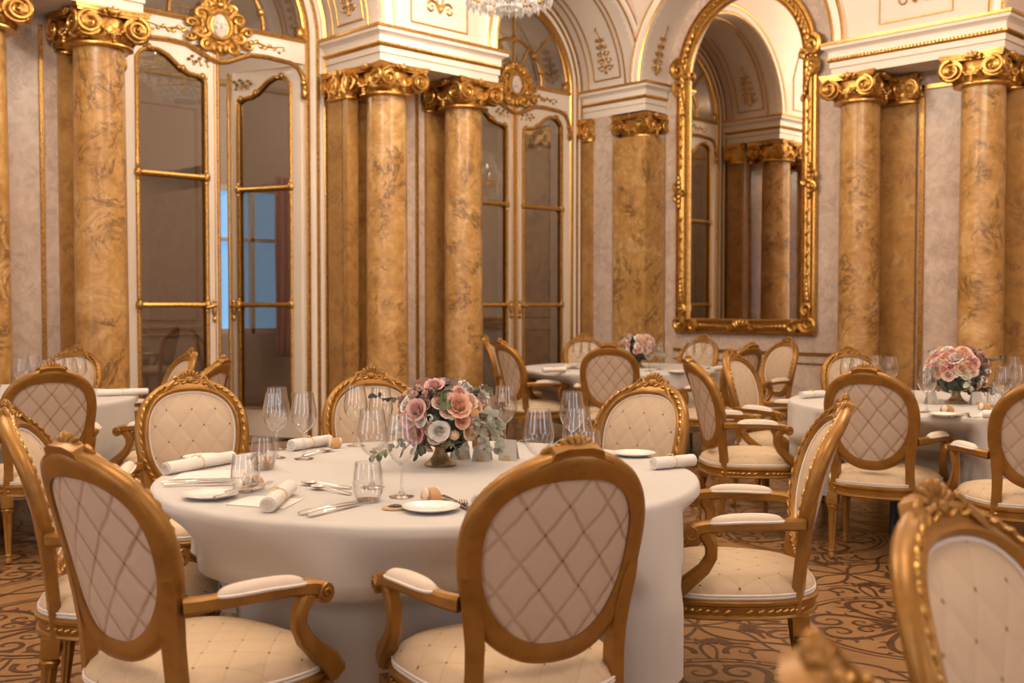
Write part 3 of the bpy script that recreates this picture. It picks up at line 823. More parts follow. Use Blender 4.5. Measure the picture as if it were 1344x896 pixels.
def make_door(n, c, R, openings):
    door = empty('door_%d' % n, kind='structure')
    P = lambda u, z, d: Vector((DX+d, c+u, z))
    wi = .93
    # surround: moulded band up the jambs and over the arch
    rm = (R+wi)/2; hw = (R-wi)/2
    st = [(-rm,0.,-1,0),(-rm,ZS*.5,-1,0)]+[(-rm*cos(PI*k/40), ZS+rm*sin(PI*k/40), -cos(PI*k/40), sin(PI*k/40)) for k in range(41)]+[(rm,ZS*.5,1,0),(rm,0.,1,0)]
    pr = [(-hw,-.06),(-hw,.03),(-hw+.012,.045),(-hw+.045,.045),(-hw+.055,.022),(-.012,.022),(-.006,.040),(.03,.044),(.042,.03),(hw-.06,.03),(hw-.05,.055),(hw-.02,.065),(hw-.002,.05),(hw-.002,-.06)]
    ms = [0,1,1,1,0,0,1,1,0,0,1,1,1,0]
    mb = MB()
    mb.sweep([(lambda u, z, nx, nz: (lambda q, d: P(u+nx*q, z+nz*q, d)))(*a) for a in st], pr, False, True, ms)
    mb.build('surround', [M['door_white'], M['gold_bright']], door, angle=25)
    # transom
    mb = MB(); mb.box(P(-wi,ZL+.01,-.05), P(wi,ZS-.02,.02))
    mb.build('transom', M['door_white'], door, smooth=False)
    mb = MB()
    low = [(-.93,3.42),(-.90,3.56),(-.85,3.64),(-.76,3.675),(-.5,3.69),(-.32,3.68),(-.20,3.63),(-.08,3.58),(0,3.565),(.08,3.58),(.20,3.63),(.32,3.68),(.5,3.69),(.76,3.675),(.85,3.64),(.90,3.56),(.93,3.42)]
    mb.tube([P(u,z,.032) for u, z in low], .024, 8)
    mb.tube([P(u,ZS-.03,.03) for u in (-wi,-.3,.3,wi)], .022, 8)
    for s in (-1, 1):
        mb.ell(P(s*.915,3.40,.04), (.03,.035,.06), 8, 6); mb.ell(P(s*.90,3.50,.04), (.03,.03,.035), 8, 6)
        for k in range(8):                       # leaf sprays either side of the cartouche
            u = .34+.05*k; mb.ell(P(s*u, 3.80+.02*sin(k*1.9)-.004*k, .026), (.012,.032-.002*k,.022-.0015*k), 6, 5, Matrix.Rotation(s*(.5 if k % 2 else -.6), 3, 'X'))
        mb.tube([P(s*(.30+.05*k), 3.80+.012*sin(k), .024) for k in range(9)], [.012-.001*k for k in range(9)], 5)
    mb.build('gilt_moulding', M['gold_bright'], door)
    # cartouche with a mask
    zc = 3.89; P0 = P; P = lambda u, z, d: P0(u*1.15, zc+(z-zc)*.80, d)
    mb = MB()
    mb.tube([P(.105*sin(a), zc+.15*cos(a), .05) for a in (2*PI*k/32 for k in range(32))], .024, 8, True)
    mb.tube([P(.155*sin(a)*(1+.08*cos(6*a)), zc+.205*cos(a)*(1+.06*cos(6*a)), .035) for a in (2*PI*k/48 for k in range(48))], .026, 8, True)
    for s in (-1, 1):
        for (u, z, r, tn, a0, sg) in ((.16,.10,.075,1.3,PI,-1),(.17,-.10,.08,1.3,PI,1),(.10,.22,.06,1.2,-PI/2,1),(.11,-.24,.07,1.3,PI/2,-1),(.25,-.02,.055,1.2,PI,-1),(.26,-.17,.05,1.2,PI,1)):
            mb.tube([P(s*(u+x), zc+z+y, .05) for x, y in spiral(tn, r, r*.2, 20, a0, sg)], [r*.40*(1-.55*i/19) for i in range(20)], 7)
    mb.ell(P(0,zc,.02), (.035,.20,.27), 20, 10)
    for k in range(22):
        a = 2*PI*k/22; mb.ell(P(.20*sin(a), zc+.25*cos(a), .045), (.03,.034,.038), 6, 5, Matrix.Rotation(-a, 3, 'X'))
    for k in range(-3, 4): mb.ell(P(.04*k, zc+.285-.014*k*k*.6, .045), (.022,.022,.05-.005*abs(k)), 6, 5, Matrix.Rotation(-.35*k, 3, 'X'))
    mb.ell(P(0,zc+.24,.06), (.03,.04,.035), 8, 6)
    for k in range(-2, 3): mb.ell(P(.05*k, zc-.27+.012*k*k, .05), (.022,.024,.04), 6, 5, Matrix.Rotation(.4*k, 3, 'X'))
    car = mb.build('cartouche', M['gold'], door)
    mb = MB()
    mb.ell(P(0,zc,.05), (.035,.075,.115), 14, 12); mb.ell(P(0,zc-.005,.092), (.014,.012,.03), 8, 6); mb.ell(P(0,zc-.055,.082), (.008,.024,.009), 8, 5)
    for s in (-1, 1): mb.ell(P(s*.03,zc+.03,.08), (.009,.017,.010), 8, 5); mb.ell(P(s*.035,zc-.02,.07), (.02,.022,.025), 8, 6)
    mb.build('mask', M['face'], car)
    P = P0
    # fanlight
    mb = MB(); mb.prism([(wi*cos(PI*k/32), ZS+wi*sin(PI*k/32)) for k in range(33)], lambda u, z: P(u,z,-.004), lambda u, z: P(u,z,.004))
    mb.build('fanlight_pane', M['pane'], door, smooth=False)
    mb = MB()
    mb.tube([P(-(wi-.01)*cos(PI*k/40), ZS+(wi-.01)*sin(PI*k/40), .015) for k in range(41)], .026, 8)
    mb.tube([P(-.48*cos(PI*k/30), ZS+.48*sin(PI*k/30), .01) for k in range(31)], .020, 8)
    for a in (45, 90, 135):
        a = math.radians(a); mb.tube([P(.48*cos(a),ZS+.48*sin(a),.01), P(wi*cos(a),ZS+wi*sin(a),.01)], .018, 8)
        mb.ell(P(.48*cos(a),ZS+.48*sin(a),.02), (.03,.045,.045), 8, 6)
    for a in (60, 90, 120):
        a = math.radians(a); mb.tube([P(.20*cos(a),ZS+.20*sin(a),.01), P(.48*cos(a),ZS+.48*sin(a),.01)], .016, 8)
    for s in (-1, 1):
        mb.ell(P(s*(wi-.05),ZS+.04,.03), (.035,.05,.07), 8, 6)
    for a in (20, 160):
        a = math.radians(a); mb.ell(P(.48*cos(a),ZS+.48*sin(a),.02), (.025,.035,.04), 8, 6)
    mb.build('fanlight_muntin', M['gold_bright'], door)
    make_leaf(door, c, -1, openings[0]); make_leaf(door, c, 1, openings[1])
    return door
make_door(1, BAYS_L[0][0], BAYS_L[0][1], (0., math.radians(70)))
make_door(2, BAYS_L[1][0], BAYS_L[1][1], (0., 0.))

# ------------------------------------------------------------------ the salon beyond the doors
M['salon'] = mat('dim_salon_wall', (.60,.52,.45), .6)
XS = -13.2
mb = MB(); mb.box((XS-.1,1.0,-.1), (DX-.26,12.5,0)); struct(mb.build('floor_salon', mat('salon_floor', (.22,.13,.07), .3), smooth=False))
mb = MB()
wy0, wy1, wz0, wz1 = 7.32, 8.45, .95, 2.95
mb.box((XS-.1,1.0,0), (XS,wy0,4.9)); mb.box((XS-.1,wy1,0), (XS,12.5,4.9)); mb.box((XS-.1,wy0,0), (XS,wy1,wz0)); mb.box((XS-.1,wy0,wz1), (XS,wy1,4.9))
mb.box((XS,.9,0), (DX-.26,1.0,4.9)); mb.box((XS,12.5,0), (DX-.26,12.6,4.9)); mb.box((XS-.1,.9,4.9), (DX-.2,12.6,5.0))
ws = mb.build('wall_salon', M['salon'], smooth=False); struct(ws)
mb = MB()
for y0 in (1.4, 2.9, 4.4, 5.85, 8.7, 10.3):
    y1 = y0+1.2
    for z0, z1 in ((.25,.95),(1.15,3.9)):
        mb.tube([(XS+.01,y0,z0),(XS+.01,y1,z0),(XS+.01,y1,z1),(XS+.01,y0,z1)], .016, 6, True)
mb.tube([(XS+.02,1.,1.05),(XS+.02,wy0,1.05)], .02, 6); mb.tube([(XS+.03,1.,4.3),(XS+.03,12.5,4.3)], .04, 6)
for x0 in (-12.9, -11.6, -10.6):
    for z0, z1 in ((.25,.95),(1.15,3.9)): mb.tube([(x0,12.49,z0),(x0+.9,12.49,z0),(x0+.9,12.49,z1),(x0,12.49,z1)], .016, 6, True)
mb.build('panel_moulding', mat('dull_gilding', (.55,.38,.17), .5), ws)
M['blue_day'] = mat('evening_pane', (.3,.5,.8), .3, 0, .5, (.20,.50,.85), 2.0)
mb = MB()
for a, b in ((wy0,wy0+.07), (wy1-.07,wy1), ((wy0+wy1)/2-.03,(wy0+wy1)/2+.03)): mb.box((XS-.08,a,wz0), (XS,b,wz1))
mb.box((XS-.08,wy0,wz0), (XS,wy1,wz0+.07)); mb.box((XS-.08,wy0,wz1-.07), (XS,wy1,wz1)); mb.box((XS-.08,wy0,2.2), (XS,wy1,2.25))
wsal = mb.build('window_5', M['door_white'], smooth=False); struct(wsal)
mb = MB(); mb.box((XS-.1,wy0,wz0), (XS-.085,wy1,wz1)); mb.build('pane', M['blue_day'], wsal, smooth=False)
def curtain(y0, y1, z0, z1, x, col, label, amp=.035, seed=0):
    mb = MB(); n = int((y1-y0)/.012)
    mb.grid(lambda u, v: (x+amp*sin(2*PI*u*(y1-y0)/.11+seed)+.01*sin(9*u+7*v), y0+(y1-y0)*(u if v > .25 else u*(.82+.72*v)), z0+(z1-z0)*v), n, 14)
    o = mb.build('curtain', mat('curtain_'+str(seed), col, .8), angle=80); tag(o, label, 'curtain')
    md = o.modifiers.new('thickness', 'SOLIDIFY'); md.thickness = .004
    return o
curtain(8.12, 8.5, .62, 3.1, XS+.16, (.62,.30,.30), 'pinkish drape beside the blue window seen through the open door leaf', seed=1)

# ------------------------------------------------------------------ wall mirror
def make_mirror():
    xc = -6.995; root = empty('wall_mirror', (0,0,0), 0, 'tall arched wall mirror in a carved gilt frame', 'mirror')
    P = lambda u, z, d: Vector((xc+u, WY-.012-d, z))
    hw, zb, zs = .835, 1.10, 3.98
    st = []
    K = 44
    path = [(-hw,zb,-1,-1)]+[(-hw, zb+(zs-zb)*k/6, -1, 0) for k in range(1, 7)]+[(-hw*cos(PI*k/K), zs+hw*sin(PI*k/K)*1.06, -cos(PI*k/K), sin(PI*k/K)) for k in range(1, K)]+[(hw, zs-(zs-zb)*k/6, 1, 0) for k in range(0, 6)]+[(hw,zb,1,-1)]
    pr = [(-.085,0),(-.085,.035),(-.078,.055),(-.060,.058),(-.050,.035),(-.030,.030),(-.012,.055),(.012,.070),(.034,.060),(.042,.035),(.058,.035),(.066,.060),(.082,.055),(.088,.03),(.088,0)]
    mb = MB()
    mb.sweep([(lambda u, z, nx, nz: (lambda q, d: P(u+nx*q, z+nz*q, d)))(*a) for a in path], pr)
    mb.build('frame', M['gold'], root, angle=40)
    mb = MB()
    inn = [(-hw+.07, zb+.07), (hw-.07, zb+.07)]+[((hw-.07)*cos(PI*k/K), zs+(hw-.07)*1.06*sin(PI*k/K)) for k in range(K+1)]
    mb.prism(inn, lambda u, z: P(u,z,.004), lambda u, z: P(u,z,.014)); mb.build('mirror_glass', M['mirror'], root, smooth=False)
    # carved ornaments
    def orn(name, c, z, parts, s=1):
        mb = MB()
        for (u, v, r, tn, a0, sg, th) in parts:
            mb.tube([P(c+s*(u+x), z+v+y, .065) for x, y in spiral(tn, r, r*.2, 22, a0, sg)], [th*(1-.6*i/21) for i in range(22)], 7)
        return mb
    for s in (-1, 1):
        # shoulders where the arch springs
        mb = orn('', s*hw, zs, ((.045,.11,.11,1.4,PI/2,-1,.046),(.03,-.09,.095,1.3,-PI/2,1,.040),(-.07,.02,.06,1.2,0,1,.028)), s)
        for k in range(6): mb.ell(P(s*(hw+.02-.012*k), zs-.14-.05*k, .07), (.036-.004*k,.03,.05), 8, 6)
        for k in range(5): mb.ell(P(s*(hw-.02-.035*k), zs+.20+.07*k, .06), (.034-.003*k,.03,.05), 8, 6)
        mb.build('shoulder_ornament', M['gold'], root)
        # clasps half-way up the sides
        mb = orn('', s*(hw+.02), 2.66, ((.03,.07,.06,1.3,-PI/2,1,.026),(.03,-.07,.06,1.3,PI/2,-1,.026),(-.05,0,.045,1.2,PI,1,.02)), s)
        for k in range(-3, 4): mb.ell(P(s*(hw+.02), 2.66+.055*k, .075), (.04-.005*abs(k),.03,.036), 8, 6)
        mb.build('side_ornament', M['gold'], root)
        # corners
        mb = orn('', s*hw, zb, ((.02,.03,.10,1.5,PI,1,.036),(-.17,-.01,.07,1.3,PI/2,1,.03),(.0,.20,.07,1.3,-PI/2,-1,.03)), s)
        for k in range(5): mb.ell(P(s*(hw-.28-.05*k), zb, .06), (.05,.028,.035-.005*k), 8, 6); mb.ell(P(s*hw, zb+.30+.05*k, .06), (.035-.005*k,.028,.05), 8, 6)
        mb.build('corner_ornament', M['gold'], root)
        for za, zb2 in ((zb+.55, 2.36), (2.96, zs-.4)):
            mb = MB(); mb.tube([P(s*hw, za+(zb2-za)*k/8, .062) for k in range(9)], .008, 5)
            for k in range(int((zb2-za)/.115)+1):
                mb.ell(P(s*hw, za+.115*k, .066), (.020,.016,.045), 6, 5, Matrix.Rotation(.5*(-1)**k, 3, 'Y'))
            mb.build('carved_moulding', M['gold'], root)
        mb = MB(); mb.tube([P(s*hw*cos(.35+.09*k), zs+hw*1.06*sin(.35+.09*k), .062) for k in range(14)], .008, 5)
        for k in range(14):
            a = .35+.09*k; mb.ell(P(s*hw*cos(a), zs+hw*1.06*sin(a), .066), (.03,.018,.022), 6, 5, Matrix.Rotation(.5*(-1)**k, 3, 'Y'))
        mb.build('carved_moulding', M['gold'], root)
    mb = MB()
    for s in (-1, 1):
        for (u, v, r, tn, a0, sg) in ((.07,.01,.055,1.3,PI,-1),(.15,-.01,.04,1.2,PI,1)):
            mb.tube([P(s*(u+x), zb+v+y, .065) for x, y in spiral(tn, r, r*.2, 20, a0, sg)], [.022*(1-.6*i/19) for i in range(20)], 6)
    for k in range(-2, 3): mb.ell(P(.035*k, zb+.04-.012*abs(k), .075), (.02,.025,.045), 8, 6, Matrix.Rotation(.4*k, 3, 'Y'))
    mb.build('bottom_ornament', M['gold'], root)
make_mirror()

# ------------------------------------------------------------------ chandeliers
def make_chandelier():
    root = empty('crystal_chandelier')
    mb = MB(); mb.lathe([(.012,-.02),(.03,0),(.05,.05),(.03,.12),(.02,.25),(.05,.33),(.07,.40),(.04,.48),(.02,.6),(.045,.72),(.03,.8),(.012,.86),(.012,1.6)], 16)
    for r, z in ((.55,.30),(.24,.92),(.33,.02)): mb.tube([(r*cos(a), r*sin(a), z) for a in (2*PI*k/32 for k in range(32))], .012, 6, True)
    for k in range(8):
        a = 2*PI*k/8; mb.tube([(r*cos(a), r*sin(a), z) for r, z in ((.04,.36),(.2,.28),(.4,.26),(.55,.30))], .010, 6)
    mb.build('stem', M['brass'], root)
    for k in range(12):
        a = 2*PI*k/12; mb = MB()
        mb.tube([(r*cos(a), r*sin(a), z) for r, z in ((.06,.40),(.25,.30),(.48,.27),(.66,.33),(.70,.42))], [.012,.010,.010,.009,.009], 6)
        mb.lathe([(.01,0),(.05,.012),(.055,.022),(.015,.02),(.016,.10),(.012,.105)], 10, (.70*cos(a),.70*sin(a),.42))
        arm = mb.build('arm', M['brass'], root)
        mb = MB(); mb.ell((.70*cos(a),.70*sin(a),.565), (.017,.017,.045), 8, 6); mb.build('bulb', M['bulb'], arm)
    def bead(mb, c, r, l=1.3): 
        x, y, z = c; mb.add([(x+r,y,z),(x,y+r,z),(x-r,y,z),(x,y-r,z),(x,y,z+r*l),(x,y,z-r*l)], [(0,1,4),(1,2,4),(2,3,4),(3,0,4),(1,0,5),(2,1,5),(3,2,5),(0,3,5)])
    for k in range(24):
        a = 2*PI*k/24; mb = MB()
        for i in range(16):
            u = i/15; r = .24+.31*u; z = .92-.62*u-.10*sin(PI*u); bead(mb, (r*cos(a), r*sin(a), z), .012)
        for i in range(13):
            u = i/12; r = .55*cos(u*PI/2*.96); z = .28-.30*sin(u*PI/2); bead(mb, (r*cos(a), r*sin(a), z), .017)
        bead(mb, (.56*cos(a+.1), .56*sin(a+.1), .21), .024, 2.4)
        bead(mb, (.34*cos(a), .34*sin(a), -.045), .022, 2.4); bead(mb, (.34*cos(a+.13), .34*sin(a+.13), -.02), .02, 2.2)
        bead(mb, (.22*cos(a), .22*sin(a), -.075), .022, 2.4); bead(mb, (.10*cos(a), .10*sin(a), -.10), .02, 2.4)
        mb.build('crystal_strand', M['crystal'], root, smooth=False, recalc=False)
    for k in range(12):
        a = 2*PI*k/12; mb = MB()
        for j in range(5): bead(mb, ((.70+.05*cos(j*1.26))*cos(a)-.05*sin(j*1.26)*sin(a), (.70+.05*cos(j*1.26))*sin(a)+.05*sin(j*1.26)*cos(a), .385), .014, 2.4)
        mb.build('crystal_drop', M['crystal'], root, smooth=False, recalc=False)
    return root
ch0 = make_chandelier()
CHS = [(wp(668, 8.9), 3.83, 'crystal chandelier hanging at the top edge of the photo')]
CHS += [((-1.6,5.6), 3.55, 'unseen crystal chandelier added to light the hall, out of view on the right'), ((-5.6,1.3), 3.55, 'unseen crystal chandelier added to light the hall, out of view on the left'), ((-1.4,1.2), 3.55, 'unseen crystal chandelier added to light the hall, above the camera')]  # three unseen copies, added for the light they give the hall
for i, ((x, y), z, l) in enumerate(CHS):
    o = ch0 if i == 0 else copy_tree(ch0)
    o.location = (x, y, z); tag(o, l, 'chandelier', 'crystal chandeliers')
    mb = MB(); mb.lathe([(.02,1.55),(.02,ZT-z-.06),(.10,ZT-z-.05),(.12,ZT-z-.001)], 12); mb.build('suspension_rod', M['brass'], o)
    for q in range(6):
        a = 2*PI*(q+.25)/6
        ld = bpy.data.lights.new('chandelier_light', 'POINT'); ld.energy = PW[i]/6; ld.color = (1.,.83,.66); ld.shadow_soft_size = .035
        lo = bpy.data.objects.new('chandelier_light', ld); COL.objects.link(lo); lo.location = (.60*cos(a),.60*sin(a),.62); lo.parent = o
# two point lights added to brighten the salon behind the panes; no lamps there
for x, y in ((-11.2,4.6), (-11.2,9.4)):
    ld = bpy.data.lights.new('salon_fill_light', 'POINT'); ld.energy = 260; ld.color = (1.,.80,.62); ld.shadow_soft_size = .3
    lo = bpy.data.objects.new('salon_fill_light', ld); COL.objects.link(lo); lo.location = (x,y,4.2)
# ------------------------------------------------------------------ furniture layout (r,f = right/forward metres from the lens)
def rf(r, f): return Vector((r*CU-f*SU, r*SU+f*CU, 0))
T1, T2, T3, T4 = rf(-.284,3.75), rf(2.60,6.50), rf(1.0,10.1), rf(-3.30,6.76)
TR = .915; TZ = .755
def toward(px, Y, T):
    x, y = wp(px, Y); return Vector((T.x-x, T.y-y, 0)).normalized()
def hd(a): x, y = head(a); return Vector((x, y, 0))
# px of the crest, depth of the crest, heading, label, table
CH = [
 (84, 2.50, hd(38), 'large golden armchair nearest on the left, seen from behind, arm to the right', T1),
 (757, 2.46, hd(-24), 'large golden armchair seen from behind in front of the table with the big flower centrepiece', T1),
 (1112, 3.62, hd(-80), 'golden armchair in side view at the right of the nearest round table, facing left', T1),
 (860, 4.72, toward(860,4.75,T1), 'golden armchair facing the camera across the nearest table, to the right of the flowers', T1),
 (486, 5.22, toward(486,5.22,T1), 'golden armchair facing the camera just behind and left of the big flower centrepiece', T1),
 (248, 4.90, hd(158), 'golden armchair facing the camera behind the napkin roll, below the left door', T1),
 (4, 3.38, hd(76), 'golden armchair cut by the left edge of the photo, its ivory front side on', T1),
 (68, 5.6, hd(-34), 'golden armchair with lattice back at the left-hand table, seen from behind', T4),
 (100, 8.05, toward(100,8.05,T4), 'golden armchair facing the camera behind the left-hand table, against the marble column', T4),
 (252, 7.5, toward(252,7.5,T4), 'golden armchair partly hidden, in front of the closed left door leaf', T4),
 (293, 6.4, hd(-82), 'golden armchair showing only a tilted back edge beside the open door leaf', T4),
 (799, 8.7, toward(799,8.7,T3), 'small golden armchair with lattice back, in front of the far table', T3),
 (656, 9.6, hd(64), 'golden armchair at the left end of the far table, oval back half turned away', T3),
 (637, 10.75, hd(100), 'golden armchair at the far table, only its edge showing by the door', T3),
 (765, 11.35, toward(765,11.35,T3), 'golden armchair behind the far table, in front of the farther door frame', T3),
 (925, 11.05, toward(925,11.05,T3), 'golden armchair behind the far table, directly below the mirror', T3),
 (988, 8.8, hd(-42), 'golden armchair at the right of the far table showing the dark back of its frame', T3),
 (1036, 10.15, hd(-115), 'golden armchair turned left at the right of the far table, below the mirror corner', T3),
 (957, 7.5, hd(126), 'golden armchair with smooth ivory front at the far left of the right-hand table', T2),
 (903, 6.45, hd(83), 'golden armchair in side view at the left of the right-hand table, facing right', T2),
 (1136, 5.5, toward(1136,5.5,T2)*.8+hd(8)*.2, 'golden armchair with lattice back at the right-hand table, seen from behind', T2),
 (1385, 4.85, toward(1385,4.85,T2), 'golden armchair cut by the right edge of the photo, at the right-hand table', T2),
 (1112, 7.95, toward(1112,7.95,T2), 'golden armchair facing the camera behind the right-hand table, in front of the column', T2),
 (1222, 1.82, hd(140), 'large blurred golden armchair in the bottom right corner, buttoned ivory front showing', None),
 (1068, .965, hd(106), 'blurred crest of a golden armchair at the bottom edge of the photo', None),
]
chair0 = make_chair()
chairs = []
BACK = .352
for i, (px, Y, h, l, T) in enumerate(CH):
    o = chair0 if i == 0 else copy_tree(chair0)
    h = h.normalized(); x, y = wp(px, Y)
    o.location = (x+h.x*BACK, y+h.y*BACK, 0); o.rotation_euler = (0,0,math.atan2(-h.x, h.y))
    tag(o, l, 'chair', 'gilded oval-back armchairs'); chairs.append((o, h, T))

# ------------------------------------------------------------------ tables under their cloths
TABLES = [(T1,'nearest round table'), (T2,'right-hand round table'), (T3,'far round table below the mirror'), (T4,'left-hand round table')]
CLOTHL = ['long white tablecloth on the nearest round table with the big centrepiece', 'white tablecloth on the right-hand round table', 'white tablecloth on the far table in front of the mirror', 'white tablecloth on the left-hand table by the column']
def make_cloth(i, T):
    ph = i*1.7; n = 220
    lim = []
    for o, h, TT in chairs:
        d = Vector((o.location.x-T.x, o.location.y-T.y, 0))
        if d.length > 2.2: continue
        lim.append((Vector((o.location.x, o.location.y, 0)), Vector((h.x,h.y,0)), Vector((h.y,-h.x,0))))
    def limits(w, e):
        # along each direction from the table's centre, how far the cloth can hang out before it meets a chair
        L = []
        for k in range(n):
            a = 2*PI*k/n; d = Vector((cos(a), sin(a), 0)); r = .30; hit = 2.
            while r < 1.02:
                q0 = T+d*r
                if any(abs((q0-c).dot(s)) < w and -.3 < (q0-c).dot(h) < e for c, h, s in lim): hit = r; break
                r += .01
            L.append(hit-.02)
        L = [min(L[(k+j) % n] for j in (-2,-1,0,1,2)) for k in range(n)]
        L = [min(v, 1.) for v in L]
        return [min(L[k], sum(L[(k+j) % n] for j in range(-4, 5))/9) for k in range(n)]
    LA, LS = limits(.345, .20), limits(.315, .325)
    rings = []
    prof = [(.0005,TZ+.006),(.1,TZ+.006),(.3,TZ+.006),(.6,TZ+.006),(.85,TZ+.006),(.89,TZ+.006),(.905,TZ+.005),(.915,TZ+.001),(.919,TZ-.006),(.921,TZ-.018)]
    zs = [TZ-.03-.045*k for k in range(3)]+[.60,.56,.53,.50,.47,.44,.40,.34,.28,.235]
    vs = []; fs = []
    for r, z in prof:
        for k in range(n): a = 2*PI*k/n; vs.append((T.x+r*cos(a), T.y+r*sin(a), z))
    for z in zs:
        dp = (TZ-.018-z); 
        for k in range(n):
            a = 2*PI*k/n
            amp = min(1, dp/.3)
            fold = (.020*sin(9*a+ph+.6*sin(2*a))+.016*sin(15*a+2.1*ph)+.010*sin(5*a+ph*3))*amp
            r = .921+.012*amp+fold
            f = max(0, min(1, (.56-z)/.05)); lm = LA[k]+(LS[k]-LA[k])*f if LS[k] < LA[k] else LA[k]
            ramp = max(0, min(1, (TZ-.05-z)/.05))
            r -= max(0, r-lm)*ramp
            vs.append((T.x+r*cos(a), T.y+r*sin(a), z))
    m = len(prof)+len(zs)
    for j in range(m-1):
        for k in range(n):
            l = (k+1) % n; fs.append((j*n+k, j*n+l, (j+1)*n+l, (j+1)*n+k))
    fs.append(tuple(range(n-1,-1,-1)))
    mb = MB(); mb.add(vs, fs)
    o = mb.build('tablecloth', M['cloth'], angle=80, recalc=False)
    tag(o, CLOTHL[i], 'tablecloth', 'white cloths on the round tables')
for i, (T, l) in enumerate(TABLES):
    t = empty('round_table', T, .4, l+' with dark legs hidden under its white cloth', 'table', 'round banquet tables')
    mb = MB(); mb.lathe([(0,TZ-.03),(.875,TZ-.03),(.885,TZ-.02),(.885,TZ-.006),(.875,TZ),(0,TZ)], 64, cap=False); mb.build('tabletop', M['wood_tag'], t)
    for k in range(4):
        a = PI/4+PI/2*k; mb = MB(); mb.tube([(.36*cos(a),.36*sin(a),TZ-.03),(.40*cos(a),.40*sin(a),.02),(.40*cos(a),.40*sin(a),.0)], [.022,.02,.022], 10); mb.build('leg', M['dark'], t)
    make_cloth(i, T)
ZTAB = TZ+.007
# ------------------------------------------------------------------ things on the tables
ORD = 'first second third fourth fifth sixth seventh eighth ninth tenth eleventh twelfth thirteenth fourteenth fifteenth sixteenth'.split()
TN = {1:'nearest table', 2:'right-hand table', 3:'far table', 4:'left-hand table'}
def put(src, name, items, label, cat, group):
    """items: (table, px, py, rot, extra label); one thing each, ordinals counted per table from the left"""
    cnt = {}; tot = {}
    for it in items: tot[it[0]] = tot.get(it[0], 0)+1
    first = True; out = []
    for it in sorted(items, key=lambda q: (q[0], q[1])):
        k = cnt[it[0]] = cnt.get(it[0], 0)+1
        o = src if first else copy_tree(src); first = False
        p = tp(it[1], it[2], ZTAB); o.location = (p.x, p.y, ZTAB+.0004); o.rotation_euler = (0,0,YAW+(it[3] if len(it) > 3 else 0))
        l = it[4] if len(it) > 4 else ('%s, %s from the left on the %s' % (label, ORD[k-1], TN[it[0]]) if tot[it[0]] > 1 else '%s on the %s' % (label, TN[it[0]]))
        tag(o, l, cat, group); out.append(o)
    return out
# stemmed glasses and tumblers
def wine_glass():
    root = empty('wine_glass')
    mb = MB(); mb.lathe([(.0,.0),(.037,.0),(.0375,.002),(.022,.0045),(.010,.009),(.0045,.02),(.0037,.05),(.0037,.085),(.006,.096),(.010,.101),(0,.101)], 28, cap=False); mb.build('stem', M['glass'], root, angle=60)
    mb = MB(); mb.lathe([(.006,.098),(.014,.104),(.030,.117),(.043,.138),(.0495,.160),(.0475,.185),(.041,.22),(.0365,.248)], 32, cap=False); mb.tube([(.0364*cos(q), .0364*sin(q), .2482) for q in (2*PI*k/32 for k in range(32))], .0007, 5, True); mb.build('bowl', M['glass'], root, angle=60)
    return root
WG = [(1,362,601),(1,364,590),(1,399,602),(1,467,585),(1,500,589),(1,489,640),(1,527,652),(1,634,589),(1,663,587),(1,707,640),(1,751,600),(1,758,636),
      (2,1168,519),(2,1149,517),(2,1124,521),(2,1112,519),(2,1216,541),(2,1315,541),(2,1336,538),(2,1329,519),
      (3,758,484),(3,768,486),(3,779,483),(3,852,487),(3,866,485),(3,906,484),(3,916,486),(3,931,484),
      (4,30,523),(4,44,518),(4,62,526),(4,78,520),(4,92,524),(4,104,518)]
put(wine_glass(), 'wine_glass', WG, 'clear stemmed wine glass', 'wine glass', 'stemmed wine glasses on the tables')
def tumbler():
    mb = MB(); mb.lathe([(0,0),(.031,0),(.036,.006),(.0435,.03),(.045,.055),(.042,.085),(.037,.115)], 32, cap=False); mb.tube([(.0369*cos(q), .0369*sin(q), .1152) for q in (2*PI*k/32 for k in range(32))], .0008, 5, True); mb.lathe([(0,.008),(.033,.008),(.0345,.005)], 32, cap=False)
    return mb.build('tumbler', M['glass'], angle=50)
put(tumbler(), 'tumbler', [(1,322,645),(1,346,616),(1,483,658),(1,773,606),(2,1190,541),(2,1306,534)], 'clear stemless water tumbler', 'tumbler', 'stemless water glasses')
# plates
def plate():
    mb = MB(); mb.lathe([(0,.004),(.045,.004),(.052,.006),(.075,.013),(.082,.0145),(.0825,.013),(.076,.010),(.055,.003),(.048,0),(0,0)], 40, cap=False); return mb.build('side_plate', M['porcelain'], angle=50)
put(plate(), 'side_plate', [(1,566,670),(1,270,603),(1,276,653),(1,832,598),(1,405,582),(2,1240,546),(2,1330,545),(2,1168,512),(3,815,488),(3,888,489)], 'small white side plate', 'plate', 'white side plates')
# napkins
def napkin(L=.27):
    root = empty('rolled_napkin')
    mb = MB(); 
    rs = []
    for u in [k/16 for k in range(17)]:
        x = -L/2+L*u; r = .0215*(1-.13*math.exp(-((u-.5)/.07)**2)); rs.append([(x, r*1.12*cos(a), .022+r*sin(a)*(1.0)) for a in (2*PI*k/20 for k in range(20))])
    mb.rings(rs)
    for s in (-1, 1): mb.tube([(s*(L/2+.0015), y, .022+z) for y, z in spiral(2.2, .020, .004, 26)], .0016, 4)
    mb.build('roll', M['napkin'], root, angle=50)
    mb = MB(); mb.tube([(0, .0225*cos(a), .022+.0205*sin(a)) for a in (2*PI*k/20 for k in range(20))], .0022, 5, True)
    mb.tube([(0,0,.044),(.008,.012,.048),(.02,.02,.043),(.026,.03,.036)], .0022, 5); mb.tube([(0,0,.044),(-.006,.014,.049),(-.016,.024,.042)], .0022, 5)
    mb.build('ribbon', M['ribbon'], root)
    return root
